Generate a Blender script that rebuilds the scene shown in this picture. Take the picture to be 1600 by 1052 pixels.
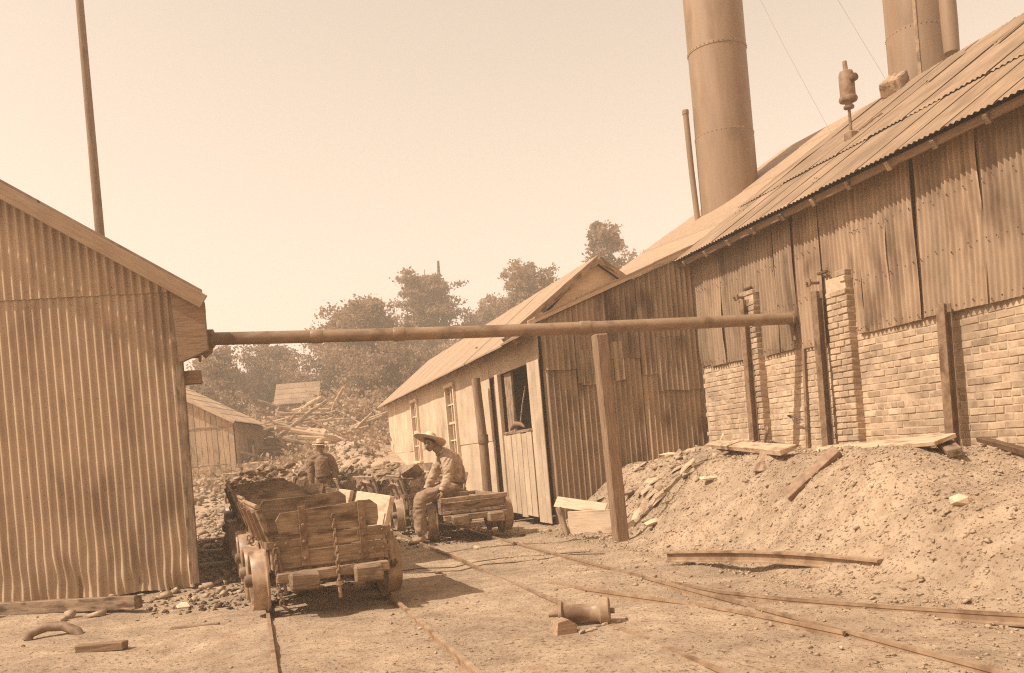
import bpy, bmesh, math, random
import numpy as np
from mathutils import Vector, Matrix, noise, Quaternion

for o in list(bpy.data.objects):
    bpy.data.objects.remove(o)
SC = bpy.context.scene
COL = SC.collection
rng = random.Random(7)
R = math.radians
PI = math.pi

# ------------------------------------------------------------------ camera (view camera: rising front, rolled 5 degrees)
CAM_H = 1.22
roll = R(5.0)
cd = bpy.data.cameras.new('camera')
cd.sensor_width = 36.0
cd.sensor_fit = 'HORIZONTAL'
cd.lens = 31.5
cd.shift_y = 0.11
cd.clip_start = 0.05
cd.clip_end = 2000
cam = bpy.data.objects.new('camera', cd)
COL.objects.link(cam)
c_, s_ = math.cos(roll), math.sin(roll)
cam.matrix_world = Matrix(((c_, s_, 0, 0), (0, 0, -1, 0), (-s_, c_, 0, CAM_H), (0, 0, 0, 1)))
SC.camera = cam

# ------------------------------------------------------------------ sky, sun, exposure
SUN_EL = R(51)
SUN_AZ = R(21)                       # light travels towards +x, turned this much towards +y
sun_to = Vector((-math.cos(SUN_AZ) * math.cos(SUN_EL), -math.sin(SUN_AZ) * math.cos(SUN_EL), math.sin(SUN_EL)))
world = bpy.data.worlds.new('World')
SC.world = world
world.use_nodes = True
wn, wl = world.node_tree.nodes, world.node_tree.links
for n in list(wn):
    wn.remove(n)
sky = wn.new('ShaderNodeTexSky')
sky.sky_type = 'NISHITA'
sky.sun_disc = False
sky.sun_elevation = SUN_EL
sky.sun_rotation = math.atan2(sun_to.x, sun_to.y)
sky.air_density = 3.0
sky.dust_density = 1.0
sky.ozone_density = 1.0
bw = wn.new('ShaderNodeRGBToBW')
tint = wn.new('ShaderNodeVectorMath')
tint.operation = 'MULTIPLY'
tint.inputs[1].default_value = (1.03, 0.855, 0.695)       # the sepia print: the sky carries no blue
bg = wn.new('ShaderNodeBackground')
bg.inputs['Strength'].default_value = 0.15
wo = wn.new('ShaderNodeOutputWorld')
wl.new(sky.outputs[0], bw.inputs[0])
wl.new(bw.outputs[0], tint.inputs[0])
wl.new(tint.outputs[0], bg.inputs['Color'])
wl.new(bg.outputs[0], wo.inputs['Surface'])

sd = bpy.data.lights.new('sun', 'SUN')
sd.energy = 4.9
sd.angle = R(0.55)
sd.color = (1.0, 0.95, 0.86)
sun = bpy.data.objects.new('sun', sd)
COL.objects.link(sun)
sun.rotation_euler = sun_to.to_track_quat('Z', 'Y').to_euler()
sun.location = (-10, 0, 20)

SC.view_settings.view_transform = 'Standard'
SC.view_settings.look = 'None'
SC.view_settings.gamma = 1.0
SC.view_settings.exposure = 0.38
SC.render.engine = 'CYCLES'
SC.cycles.use_denoising = False          # leave the fine grain of the plate
SC.cycles.use_adaptive_sampling = False
SC.cycles.sample_clamp_indirect = 3.0
SC.cycles.sample_clamp_direct = 8.0
SC.cycles.max_bounces = 6
SC.cycles.volume_bounces = 1
SC.cycles.filter_width = 1.2

# ------------------------------------------------------------------ yard frame: l runs across the yard, t runs along the tracks
AL = math.atan2(.282, .959)
LX = Vector((math.cos(AL), math.sin(AL), 0))
TX = Vector((-math.sin(AL), math.cos(AL), 0))


def W(l, t, z=0.0):
    return LX * l + TX * t + Vector((0, 0, z))


def lt(x, y):
    return x * LX.x + y * LX.y, x * TX.x + y * TX.y


def ss(a):
    a = min(1.0, max(0.0, a))
    return a * a * (3 - 2 * a)


# ------------------------------------------------------------------ materials
def S(g):
    """base colour of value g in the brown hue of the print"""
    return (min(.9, 1.215 * g ** .84), g, .73 * g ** 1.12, 1)


MATS = {}


def M(name, lo, hi, scale=6, stretch=(1, 1, 1), rough=.85, bump=.25, rnd=.18, spot=None, spot_scale=2.0,
      spot_lo=.52, spot_hi=.68, metal=0.0, detail=6, bdist=.01, fine=None, wst=0.0, wsc=1.2, wz=1.0):
    m = bpy.data.materials.new(name)
    m.use_nodes = True
    nt = m.node_tree
    N, Lk = nt.nodes, nt.links
    b = N['Principled BSDF']
    b.inputs['Roughness'].default_value = rough
    b.inputs['Metallic'].default_value = metal
    b.inputs['Specular IOR Level'].default_value = .25
    tc = N.new('ShaderNodeTexCoord')
    oi = N.new('ShaderNodeObjectInfo')
    mp = N.new('ShaderNodeMapping')
    mp.inputs['Scale'].default_value = stretch
    off = N.new('ShaderNodeVectorMath')
    off.operation = 'SCALE'
    comb = N.new('ShaderNodeCombineXYZ')
    for k in range(3):
        Lk.new(oi.outputs['Random'], comb.inputs[k])
    Lk.new(comb.outputs[0], off.inputs[0])
    off.inputs['Scale'].default_value = 37.0
    add = N.new('ShaderNodeVectorMath')
    Lk.new(tc.outputs['Object'], add.inputs[0])
    Lk.new(off.outputs[0], add.inputs[1])
    Lk.new(add.outputs[0], mp.inputs['Vector'])
    n1 = N.new('ShaderNodeTexNoise')
    n1.inputs['Scale'].default_value = scale
    n1.inputs['Detail'].default_value = detail
    n1.inputs['Roughness'].default_value = .62
    Lk.new(mp.outputs[0], n1.inputs['Vector'])
    cr = N.new('ShaderNodeValToRGB')
    cr.color_ramp.elements[0].position = .33
    cr.color_ramp.elements[1].position = .68
    cr.color_ramp.elements[0].color = S(lo)
    cr.color_ramp.elements[1].color = S(hi)
    Lk.new(n1.outputs['Fac'], cr.inputs[0])
    col = cr.outputs[0]
    if spot is not None:
        n2 = N.new('ShaderNodeTexNoise')
        n2.inputs['Scale'].default_value = spot_scale
        n2.inputs['Detail'].default_value = 5
        mp2 = N.new('ShaderNodeMapping')
        mp2.inputs['Scale'].default_value = tuple(math.sqrt(a) for a in stretch)
        Lk.new(add.outputs[0], mp2.inputs['Vector'])
        Lk.new(mp2.outputs[0], n2.inputs['Vector'])
        mr = N.new('ShaderNodeMapRange')
        mr.inputs['From Min'].default_value = spot_lo
        mr.inputs['From Max'].default_value = spot_hi
        Lk.new(n2.outputs['Fac'], mr.inputs['Value'])
        mx = N.new('ShaderNodeMix')
        mx.data_type = 'RGBA'
        Lk.new(mr.outputs[0], mx.inputs['Factor'])
        Lk.new(col, mx.inputs['A'])
        mx.inputs['B'].default_value = S(spot)
        col = mx.outputs['Result']
    hs = N.new('ShaderNodeHueSaturation')
    mv = N.new('ShaderNodeMapRange')
    mv.inputs['To Min'].default_value = 1 - rnd
    mv.inputs['To Max'].default_value = 1 + rnd
    Lk.new(oi.outputs['Random'], mv.inputs['Value'])
    Lk.new(mv.outputs[0], hs.inputs['Value'])
    if wst:
        ge = N.new('ShaderNodeNewGeometry')
        mpw = N.new('ShaderNodeMapping')
        mpw.inputs['Scale'].default_value = (1, 1, wz)
        nw = N.new('ShaderNodeTexNoise')
        nw.inputs['Scale'].default_value = wsc
        nw.inputs['Detail'].default_value = 7
        nw.inputs['Roughness'].default_value = .65
        Lk.new(ge.outputs['Position'], mpw.inputs['Vector'])
        Lk.new(mpw.outputs[0], nw.inputs['Vector'])
        mw_ = N.new('ShaderNodeMapRange')
        mw_.inputs['From Min'].default_value = .35
        mw_.inputs['From Max'].default_value = .62
        mw_.inputs['To Min'].default_value = 1 - wst
        mw_.inputs['To Max'].default_value = 1.0
        Lk.new(nw.outputs['Fac'], mw_.inputs['Value'])
        vm = N.new('ShaderNodeVectorMath')
        vm.operation = 'SCALE'
        Lk.new(col, vm.inputs[0])
        Lk.new(mw_.outputs[0], vm.inputs['Scale'])
        col = vm.outputs[0]
    Lk.new(col, hs.inputs['Color'])
    Lk.new(hs.outputs[0], b.inputs['Base Color'])
    if bump:
        bp = N.new('ShaderNodeBump')
        bp.inputs['Strength'].default_value = bump
        bp.inputs['Distance'].default_value = bdist
        if fine:
            n3 = N.new('ShaderNodeTexNoise')
            n3.inputs['Scale'].default_value = fine
            n3.inputs['Detail'].default_value = 8
            n3.inputs['Roughness'].default_value = .7
            Lk.new(add.outputs[0], n3.inputs['Vector'])
            Lk.new(n3.outputs['Fac'], bp.inputs['Height'])
        else:
            Lk.new(n1.outputs['Fac'], bp.inputs['Height'])
        Lk.new(bp.outputs[0], b.inputs['Normal'])
    MATS[name] = m
    return m


GR = (1, 14, 14)          # wood grain along local x
dirt = M('dirt', .24, .38, 5.0, rough=.95, bump=1.0, rnd=0, spot=.11, spot_scale=30, spot_lo=.56, spot_hi=.68, detail=12, bdist=.03, fine=26, wst=.32, wsc=.9)
heap_m = M('spoil_rock', .25, .40, 9, rough=.95, bump=.6, rnd=.25, bdist=.01, wst=.4, wsc=6)
hillm = M('hill_soil', .22, .34, 1.2, rough=.95, bump=.5, rnd=0, bdist=.05, fine=5)
wood = M('weathered_wood', .13, .29, 5, GR, .85, .4, .22, spot=.06, spot_scale=4, spot_lo=.5, spot_hi=.66, bdist=.004, wst=.35, wsc=4)
GV = (14, 14, 1)
wood_v = M('upright_wood', .09, .20, 4, GV, .85, .35, .12, spot=.10, spot_scale=3, bdist=.004)
wood_pale = M('pale_wood', .32, .46, 5, GR, .8, .3, .12, spot=.22, spot_scale=2.5, bdist=.004)
wood_mid = M('grey_wood', .22, .36, 5, GR, .85, .35, .15, spot=.14, spot_scale=3, bdist=.004)
wood_plain = M('painted_fascia', .15, .22, 4, (1, 8, 8), .85, .3, .05, bdist=.003)
wood_dark = M('dark_wood', .09, .18, 5, GR, .85, .5, .2, bdist=.006)
board_v = M('barn_board', .20, .32, 5, GR, .85, .4, .16, spot=.14, spot_scale=2, bdist=.004)
panel_m = M('pale_panel', .36, .47, 3, (1, 1, 6), .7, .15, .07, spot=.26, spot_scale=1.2, spot_lo=.52, spot_hi=.8, bdist=.004, wst=.22, wsc=1.4, wz=.5)
galv = M('galvanised_iron', .28, .38, 2, (3, 3, .8), .42, .05, .03, spot=.19, spot_scale=1.6, spot_lo=.5, spot_hi=.72, bdist=.002, wst=.22, wsc=1.1, wz=.5)
rust_sheet = M('weathered_sheet', .19, .27, 3, (4, 4, .5), .55, .03, .22, spot=.08, spot_scale=1.6, spot_lo=.5, spot_hi=.7, bdist=.004, wst=.3, wsc=1.6, wz=.4)
gable_sheet = M('rusty_sheet', .22, .31, 3, (5, 5, .6), .6, .05, .14, spot=.07, spot_scale=1.6, spot_lo=.5, spot_hi=.72, bdist=.004, wst=.3, wsc=1.6, wz=.4)
roof_sheet = M('roof_sheet', .15, .22, 3, (4, 4, .6), .65, .05, .08, spot=.11, spot_scale=1.4, spot_lo=.55, spot_hi=.8, bdist=.004, wst=.3, wsc=1.2)
roof_light = M('pale_roof_sheet', .18, .25, 3, (4, 4, .6), .65, .05, .05, spot=.20, spot_scale=1.4, spot_lo=.55, spot_hi=.8, bdist=.004)
shingle_m = M('shingle', .20, .32, 9, (1, 1, 1), .9, .3, .2)
iron = M('rusty_iron', .09, .17, 14, rough=.6, bump=.3, rnd=.15, spot=.06, spot_scale=6, bdist=.003)
iron_worn = M('worn_iron', .15, .28, 12, rough=.42, bump=.2, rnd=.1, spot=.09, spot_scale=5, bdist=.002)
rail_m = M('rail_iron', .14, .24, 10, rough=.4, bump=.15, rnd=.05, spot=.09, spot_scale=4, bdist=.002)
iron_dark = M('dark_iron', .035, .075, 12, rough=.6, bump=.3, rnd=.15, bdist=.003)
stack_m = M('stack_iron', .15, .20, 2.0, (2, 2, .3), .5, .1, .06, spot=.11, spot_scale=2.2, spot_lo=.55, spot_hi=.8, bdist=.002, wst=.18, wsc=2.5, wz=.15)
pipe_m = M('pipe_iron', .13, .19, 9, (.6, 1, 1), .45, .12, .06, spot=.09, spot_scale=5, bdist=.002)
brick_m = M('brick', .22, .33, 16, rough=.95, bump=.6, rnd=.22, spot=.38, spot_scale=6, spot_lo=.42, spot_hi=.64, bdist=.005, wst=.38, wsc=1.5)
mortar = M('mortar', .30, .42, 12, rough=.95, bump=.6, rnd=0, bdist=.006, spot=.22, spot_scale=1.5, wst=.3, wsc=1.5)
coal_m = M('dusty_coal', .09, .22, 10, rough=.7, bump=.5, rnd=.35, spot=.26, spot_scale=5, spot_lo=.5, spot_hi=.7, bdist=.006)
white_p = M('white_paint', .44, .56, 8, rough=.6, bump=.1, rnd=.05, spot=.45, spot_scale=4)
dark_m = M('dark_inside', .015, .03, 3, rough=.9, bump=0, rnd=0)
skin_m = M('skin', .16, .21, 9, rough=.6, bump=.05, rnd=.03)
hair_m = M('hair', .025, .05, 40, rough=.6, bump=.3, rnd=0)
shirt_m = M('shirt_cloth', .27, .36, 12, rough=.9, bump=.5, rnd=.03, bdist=.01, spot=.13, spot_scale=9)
shirt_dk = M('dark_shirt_cloth', .09, .15, 12, rough=.9, bump=.5, rnd=.03, bdist=.01)
trouser_m = M('trouser_cloth', .15, .26, 9, rough=.9, bump=.6, rnd=.03, bdist=.012, spot=.14, spot_scale=7)
trouser_dk = M('dark_trouser_cloth', .07, .14, 11, rough=.9, bump=.5, rnd=.03, bdist=.01)
boot_m = M('boot_leather', .20, .28, 14, rough=.8, bump=.3, rnd=0)
straw_m = M('straw', .42, .56, 40, (1, 1, 4), rough=.8, bump=.4, rnd=.04, bdist=.003)
felt_m = M('felt', .32, .44, 20, rough=.9, bump=.3, rnd=.04)
bark_m = M('bark', .06, .12, 5, (4, 4, .7), .95, .6, .15, bdist=.02)
leaf_m = M('leaf', .15, .26, .5, rough=.7, bump=0, rnd=.2)
scrub_m = M('scrub_leaf', .18, .32, .8, rough=.7, bump=0, rnd=.2)
for m_ in (leaf_m, scrub_m):            # thin leaves let light through
    nt_ = m_.node_tree
    b_ = nt_.nodes['Principled BSDF']
    tr_ = nt_.nodes.new('ShaderNodeBsdfTranslucent')
    mx_ = nt_.nodes.new('ShaderNodeMixShader')
    mx_.inputs[0].default_value = .4
    nt_.links.new(b_.inputs['Base Color'].links[0].from_socket, tr_.inputs['Color'])
    nt_.links.new(b_.outputs[0], mx_.inputs[1])
    nt_.links.new(tr_.outputs[0], mx_.inputs[2])
    nt_.links.new(mx_.outputs[0], nt_.nodes['Material Output'].inputs['Surface'])


def glass_mat():
    m = bpy.data.materials.new('window_glass')
    m.use_nodes = True
    b = m.node_tree.nodes['Principled BSDF']
    b.inputs['Base Color'].default_value = S(.10)
    b.inputs['Roughness'].default_value = .12
    b.inputs['Specular IOR Level'].default_value = .6
    return m


glass = glass_mat()


# ------------------------------------------------------------------ object helpers
def link(name, mesh, mat=None, parent=None, mw=None, loc=None):
    o = bpy.data.objects.new(name, mesh)
    COL.objects.link(o)
    if mat is not None and mesh is not None and len(mesh.materials) == 0:
        mesh.materials.append(mat)
    if parent is not None:
        o.parent = parent
    if mw is not None:
        o.matrix_local = mw
    elif loc is not None:
        o.location = loc
    return o


def tag(o, label=None, cat=None, group=None, kind=None):
    if label: o['label'] = label
    if cat: o['category'] = cat
    if group: o['group'] = group
    if kind: o['kind'] = kind
    return o


def thing(name, label, cat, loc=(0, 0, 0), rz=0.0, group=None):
    o = bpy.data.objects.new(name, None)
    o.empty_display_size = .2
    COL.objects.link(o)
    o.location = loc
    o.rotation_euler = (0, 0, rz)
    return tag(o, label, cat, group)


def copy_tree(o, parent=None):
    c = o.copy()
    COL.objects.link(c)
    if parent is not None:
        c.parent = parent
    for ch in list(o.children):
        copy_tree(ch, c)
    return c


def mesh_from(vs, fs, smooth=False, name='mesh'):
    me = bpy.data.meshes.new(name)
    me.from_pydata([tuple(v) for v in vs], [], fs)
    me.update()
    if smooth:
        me.polygons.foreach_set('use_smooth', [True] * len(me.polygons))
    return me


def np_mesh(V, F, smooth=False):
    """V (n,3), F (m,k) constant k"""
    me = bpy.data.meshes.new('mesh')
    n, m, k = len(V), len(F), F.shape[1]
    me.vertices.add(n)
    me.vertices.foreach_set('co', np.asarray(V, dtype=np.float32).ravel())
    me.loops.add(m * k)
    me.loops.foreach_set('vertex_index', np.asarray(F, dtype=np.int32).ravel())
    me.polygons.add(m)
    me.polygons.foreach_set('loop_start', np.arange(0, m * k, k, dtype=np.int32))
    me.polygons.foreach_set('loop_total', np.full(m, k, dtype=np.int32))
    me.update(calc_edges=True)
    if smooth:
        me.polygons.foreach_set('use_smooth', [True] * m)
    me.validate()
    return me


class MB:
    def __init__(s):
        s.v, s.f = [], []

    def add(s, vs, fs):
        b = len(s.v)
        s.v += [Vector(v) for v in vs]
        s.f += [tuple(i + b for i in f) for f in fs]
        return s

    def cbox(s, c, size, ch=.006, jit=0.0, rot=None, r=rng):
        """chamfered box"""
        hx, hy, hz = size[0] / 2, size[1] / 2, size[2] / 2
        ch = min(ch, hx * .45, hy * .45, hz * .45)
        c = Vector(c)
        vs = []
        ids = {}
        for sx in (-1, 1):
            for sy in (-1, 1):
                for sz in (-1, 1):
                    j = Vector((r.uniform(-jit, jit), r.uniform(-jit, jit), r.uniform(-jit, jit)))
                    for ax in range(3):
                        p = Vector((sx * (hx - (ch if ax != 0 else 0)), sy * (hy - (ch if ax != 1 else 0)), sz * (hz - (ch if ax != 2 else 0)))) + j
                        ids[(sx, sy, sz, ax)] = len(vs)
                        if rot is not None:
                            p = rot @ p
                        vs.append(p + c)
        fs = []
        for ax in range(3):
            for sg in (-1, 1):
                o = [a for a in range(3) if a != ax]
                loop = []
                for (a, b) in ((-1, -1), (1, -1), (1, 1), (-1, 1)):
                    k = [0, 0, 0]
                    k[ax] = sg
                    k[o[0]] = a
                    k[o[1]] = b
                    loop.append(ids[(k[0], k[1], k[2], ax)])
                fs.append(tuple(loop))
        for ax in range(3):           # edges parallel to ax
            o = [a for a in range(3) if a != ax]
            for a in (-1, 1):
                for b in (-1, 1):
                    k0, k1 = [0, 0, 0], [0, 0, 0]
                    k0[ax], k1[ax] = -1, 1
                    for k in (k0, k1):
                        k[o[0]], k[o[1]] = a, b
                    fs.append((ids[(*k0, o[0])], ids[(*k1, o[0])], ids[(*k1, o[1])], ids[(*k0, o[1])]))
        for sx in (-1, 1):
            for sy in (-1, 1):
                for sz in (-1, 1):
                    fs.append(tuple(ids[(sx, sy, sz, a)] for a in range(3)))
        return s.add(vs, fs)

    def bar(s, p, q, w, h, up=(0, 0, 1), ch=.004):
        p, q = Vector(p), Vector(q)
        x = (q - p)
        ln = x.length
        x.normalize()
        y = Vector(up).cross(x)
        if y.length < 1e-4: y = Vector((1, 0, 0)).cross(x)
        y.normalize()
        z = x.cross(y)
        rot = Matrix((x, y, z)).transposed()
        return s.cbox((p + q) / 2, (ln, w, h), ch, 0, rot)

    def tube(s, pts, rad, n=10, caps=True):
        pts = [Vector(p) for p in pts]
        if not hasattr(rad, '__len__'): rad = [rad] * len(pts)
        vs, fs = [], []
        up = Vector((0.13, .31, .94))
        for i, p in enumerate(pts):
            d = (pts[min(i + 1, len(pts) - 1)] - pts[max(i - 1, 0)]).normalized()
            a = d.cross(up)
            if a.length < .05: a = d.cross(Vector((1, 0, 0)))
            a.normalize()
            b = d.cross(a)
            up = a.cross(d)
            for k in range(n):
                t = 2 * PI * k / n
                vs.append(p + (a * math.cos(t) + b * math.sin(t)) * rad[i])
        for i in range(len(pts) - 1):
            for k in range(n):
                fs.append((i * n + k, i * n + (k + 1) % n, (i + 1) * n + (k + 1) % n, (i + 1) * n + k))
        if caps:
            fs.append(tuple(range(n - 1, -1, -1)))
            fs.append(tuple((len(pts) - 1) * n + k for k in range(n)))
        return s.add(vs, fs)

    def lathe(s, prof, n=24, M4=None, closed=False):
        """prof: (r, h) pairs round local z"""
        vs, fs = [], []
        for (r_, h_) in prof:
            for k in range(n):
                a = 2 * PI * k / n
                v = Vector((r_ * math.cos(a), r_ * math.sin(a), h_))
                vs.append(M4 @ v if M4 is not None else v)
        m = len(prof)
        for i in range(m if closed else m - 1):
            for k in range(n):
                i2 = (i + 1) % m
                fs.append((i * n + k, i * n + (k + 1) % n, i2 * n + (k + 1) % n, i2 * n + k))
        if not closed:
            if prof[0][0] > 1e-5: fs.append(tuple(range(n - 1, -1, -1)))
            if prof[-1][0] > 1e-5: fs.append(tuple((m - 1) * n + k for k in range(n)))
        return s.add(vs, fs)

    def prism(s, poly, dv):
        """poly: 3D points of a planar face, extruded by dv"""
        n = len(poly)
        dv = Vector(dv)
        vs = [Vector(p) for p in poly] + [Vector(p) + dv for p in poly]
        fs = [tuple(range(n)), tuple(range(2 * n - 1, n - 1, -1))]
        for i in range(n):
            fs.append((i, (i + 1) % n, n + (i + 1) % n, n + i))
        return s.add(vs, fs)

    def mesh(s, smooth=False, norm=True):
        me = mesh_from(s.v, s.f, False)
        if norm:
            bm = bmesh.new()
            bm.from_mesh(me)
            bmesh.ops.recalc_face_normals(bm, faces=bm.faces)
            bm.to_mesh(me)
            bm.free()
        if smooth:
            me.polygons.foreach_set('use_smooth', [True] * len(me.polygons))
            try:
                me.set_sharp_from_angle(angle=R(40))
            except Exception:
                pass
        return me

    def build(s, name, mat, parent=None, smooth=False, mw=None, loc=None):
        return link(name, s.mesh(smooth), mat, parent, mw, loc)


def frame(o, x, z):
    """matrix with local x along x, local z near z"""
    x = Vector(x).normalized()
    y = Vector(z).cross(x).normalized()
    zz = x.cross(y)
    m = Matrix((x, y, zz)).transposed().to_4x4()
    m.translation = Vector(o)
    return m


def plank(name, parent, p, q, w, th, up, mat, ch=.005, jit=.003, warp=0.0):
    """a board from p to q (parent space); width across, thickness along up; local x is the grain"""
    p, q = Vector(p), Vector(q)
    ln = (q - p).length
    mb = MB().cbox((0, 0, 0), (ln, w, th), ch, jit)
    return mb.build(name, mat, parent, mw=frame((p + q) / 2, q - p, up))


def sheet_mesh(w, h, pitch, amp, rows=5, dent=0.0, jag=0.0, seed=0, per=6, dent_low=0.0, topcut=None, curl=0.0, sx0=0.0):
    """a corrugated sheet: local x across, z up, waves along y"""
    nx = max(2, int(round(w / pitch * per)))
    vs, fs = [], []
    off = Vector((seed * 3.71, seed * 1.37, 0))
    for j in range(rows + 1):
        f = j / rows
        for i in range(nx + 1):
            x = w * i / nx
            top = h if topcut is None else topcut(x)
            jz = jag * noise.noise(Vector((x * 3, 0, 0)) + off) * (1 - f) ** 3
            z = jz + (top - jz) * f
            xg = x + sx0
            d = dent * noise.noise(Vector((x * 1.3, z * .9, 3)) + off)
            dl = dent_low * (1 - f) ** 7 * noise.noise(Vector((xg * 5.5, z * 3.2, 9)) + off)
            xs = x + (dent_low * .8 * (1 - f) ** 7) * noise.noise(Vector((xg * 4, z * 2.6, 19)) + off)
            e = curl * (max(0, 1 - x / (.12 * w)) ** 2 + max(0, 1 - (w - x) / (.12 * w)) ** 2) * noise.noise(Vector((0, z * 1.5, 5)) + off)
            y = amp * math.sin(2 * PI * x / pitch) + d + dl + e
            vs.append((xs, y, z))
    for j in range(rows):
        for i in range(nx):
            a = j * (nx + 1) + i
            fs.append((a, a + 1, a + nx + 2, a + nx + 1))
    return mesh_from(vs, fs, True)


def sheet(name, parent, o, xdir, updir, w, h, mat, pitch=.076, amp=.009, **k):
    me = sheet_mesh(w, h, pitch, amp, **k)
    x = Vector(xdir).normalized()
    z = Vector(updir).normalized()
    y = z.cross(x).normalized()
    m = Matrix((x, y, x.cross(y))).transposed().to_4x4()
    m.translation = Vector(o)
    return link(name, me, mat, parent, m)


def lump_mesh(seed, n=15, sq=(1, .8, .65)):
    r = random.Random(seed)
    bm = bmesh.new()
    for _ in range(n):
        v = Vector((r.gauss(0, 1), r.gauss(0, 1), r.gauss(0, 1))).normalized() * r.uniform(.75, 1.0)
        bm.verts.new((v.x * sq[0], v.y * sq[1], v.z * sq[2]))
    res = bmesh.ops.convex_hull(bm, input=bm.verts)
    bmesh.ops.delete(bm, geom=[g for g in res['geom_interior'] if isinstance(g, bmesh.types.BMVert)], context='VERTS')
    me = bpy.data.meshes.new('lump')
    bm.to_mesh(me)
    bm.free()
    return me


# ------------------------------------------------------------------ ground
def heap_h(l, t):
    lf = 4.22 + .10 * math.sin(t * 1.7) + (.35 * ss((t - 9.8) / 1.0))
    if t > 12.2: lf -= .35 * ss((t - 12.2) / .6)
    wv = 1.35
    h = .93 * ss((l - lf) / wv * .93 + .03 * math.sin(t * 2.3))
    h += .12 * ss((l - 5.9) / .9) * ss((t - 9.8) / 2.0)
    h -= .10 * ss((l - 6.1) / .8) * ss((10.5 - t) / 1.5)
    h *= 1 - .26 * ss((6.6 - t) / 1.2) * ss((l - 4.9) / .6)
    h += .06 * math.exp(-((t - 7.4) / .7) ** 2 - ((l - 5.5) / .5) ** 2)
    return h


def ground_h(x, y):
    l, t = lt(x, y)
    z = -.055
    if l > 3.4 and t < 14:
        z += heap_h(l, t) * (1 if t < 13.2 else 0)
    # tracks lie on a low bed
    z += .03 * math.exp(-((l - .58) / .75) ** 2) + .02 * math.exp(-((l - 2.77) / .7) ** 2)
    # the left track climbs away from the camera; the hill starts behind
    z += .022 * max(0, t - 10.5) * ss((1.45 - l) / .5) * ss((26 - t) / 4)
    z += 1.15 * ss((t - 22) / 12)
    z += 7.6 * ss((y - 36) / 46)
    z += 2.1 * math.exp(-((y - 42.5) / 4.5) ** 2 - ((x + .20 * y) / 5.0) ** 2)
    z += 1.0 * ss((t - 20) / 8) * math.exp(-((l - 4.2) / 2.6) ** 2) * ss((44 - t) / 10)
    p = Vector((x, y, 0))
    a = .035 + .05 * ss((l - 4.0) / .8) * (1 if t < 13 else 0) + .25 * ss((t - 24) / 14)
    z += a * (noise.noise(p * .9) + .55 * noise.noise(p * 2.3 + Vector((5, 1, 0))))
    b = .014 + .036 * ss((l - 3.9) / .9) * (1 if t < 13 else 0)
    z += b * noise.fractal(p * 5.0, .9, 2.1, 4) * .7
    return z


def make_ground():
    ts = [-1.0]
    step = .05
    while ts[-1] < 98:
        t = ts[-1]
        step = .045 if t < 9 else (.06 if t < 13.5 else .06 * (t / 13.5) ** 1.35)
        ts.append(t + step)
    us = []
    u = -1.0
    while u < 1.0:
        us.append(u)
        u += .0052
    vs, fs = [], []
    # fan-shaped sheet: rows along t, columns spread with depth
    for t in ts:
        wl = 6 + max(0, t) * .95
        for u in us:
            l = 1.6 + u * wl
            p = W(l, t)
            vs.append((p.x, p.y, ground_h(p.x, p.y)))
    n = len(us)
    for j in range(len(ts) - 1):
        for i in range(n - 1):
            a = j * n + i
            fs.append((a, a + 1, a + n + 1, a + n))
    V = np.array(vs)
    F = np.array(fs)
    ymid = V[F[:, 0], 1]
    near = F[ymid < 33]
    far = F[ymid >= 33]
    for nm, ff, mt in (('yard_ground', near, dirt), ('hillside', far, hillm)):
        ids = np.unique(ff)
        mp = np.zeros(len(V), dtype=np.int64)
        mp[ids] = np.arange(len(ids))
        tag(link(nm, np_mesh(V[ids], mp[ff], True), mt), kind='structure')
    # the land runs on to the horizon beneath everything
    mb = MB()
    n = 48
    vs = [(0, 40, -2.2)] + [(max(-134, min(134, 170 * math.cos(2 * PI * k / n))), max(-28, min(134, 52 + 170 * math.sin(2 * PI * k / n))), -2.2) for k in range(n)]
    mb.add(vs, [(0, 1 + k, 1 + (k + 1) % n) for k in range(n)])
    tag(mb.build('surrounding_land', hillm), kind='structure')


make_ground()


def GW(l, t, dz=0.0):
    p = W(l, t)
    return Vector((p.x, p.y, ground_h(p.x, p.y) + dz))


# ------------------------------------------------------------------ left corrugated shed (gable to the camera)
LB = Vector((-3.77, 10.15, 0))
LBA = R(10)


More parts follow.
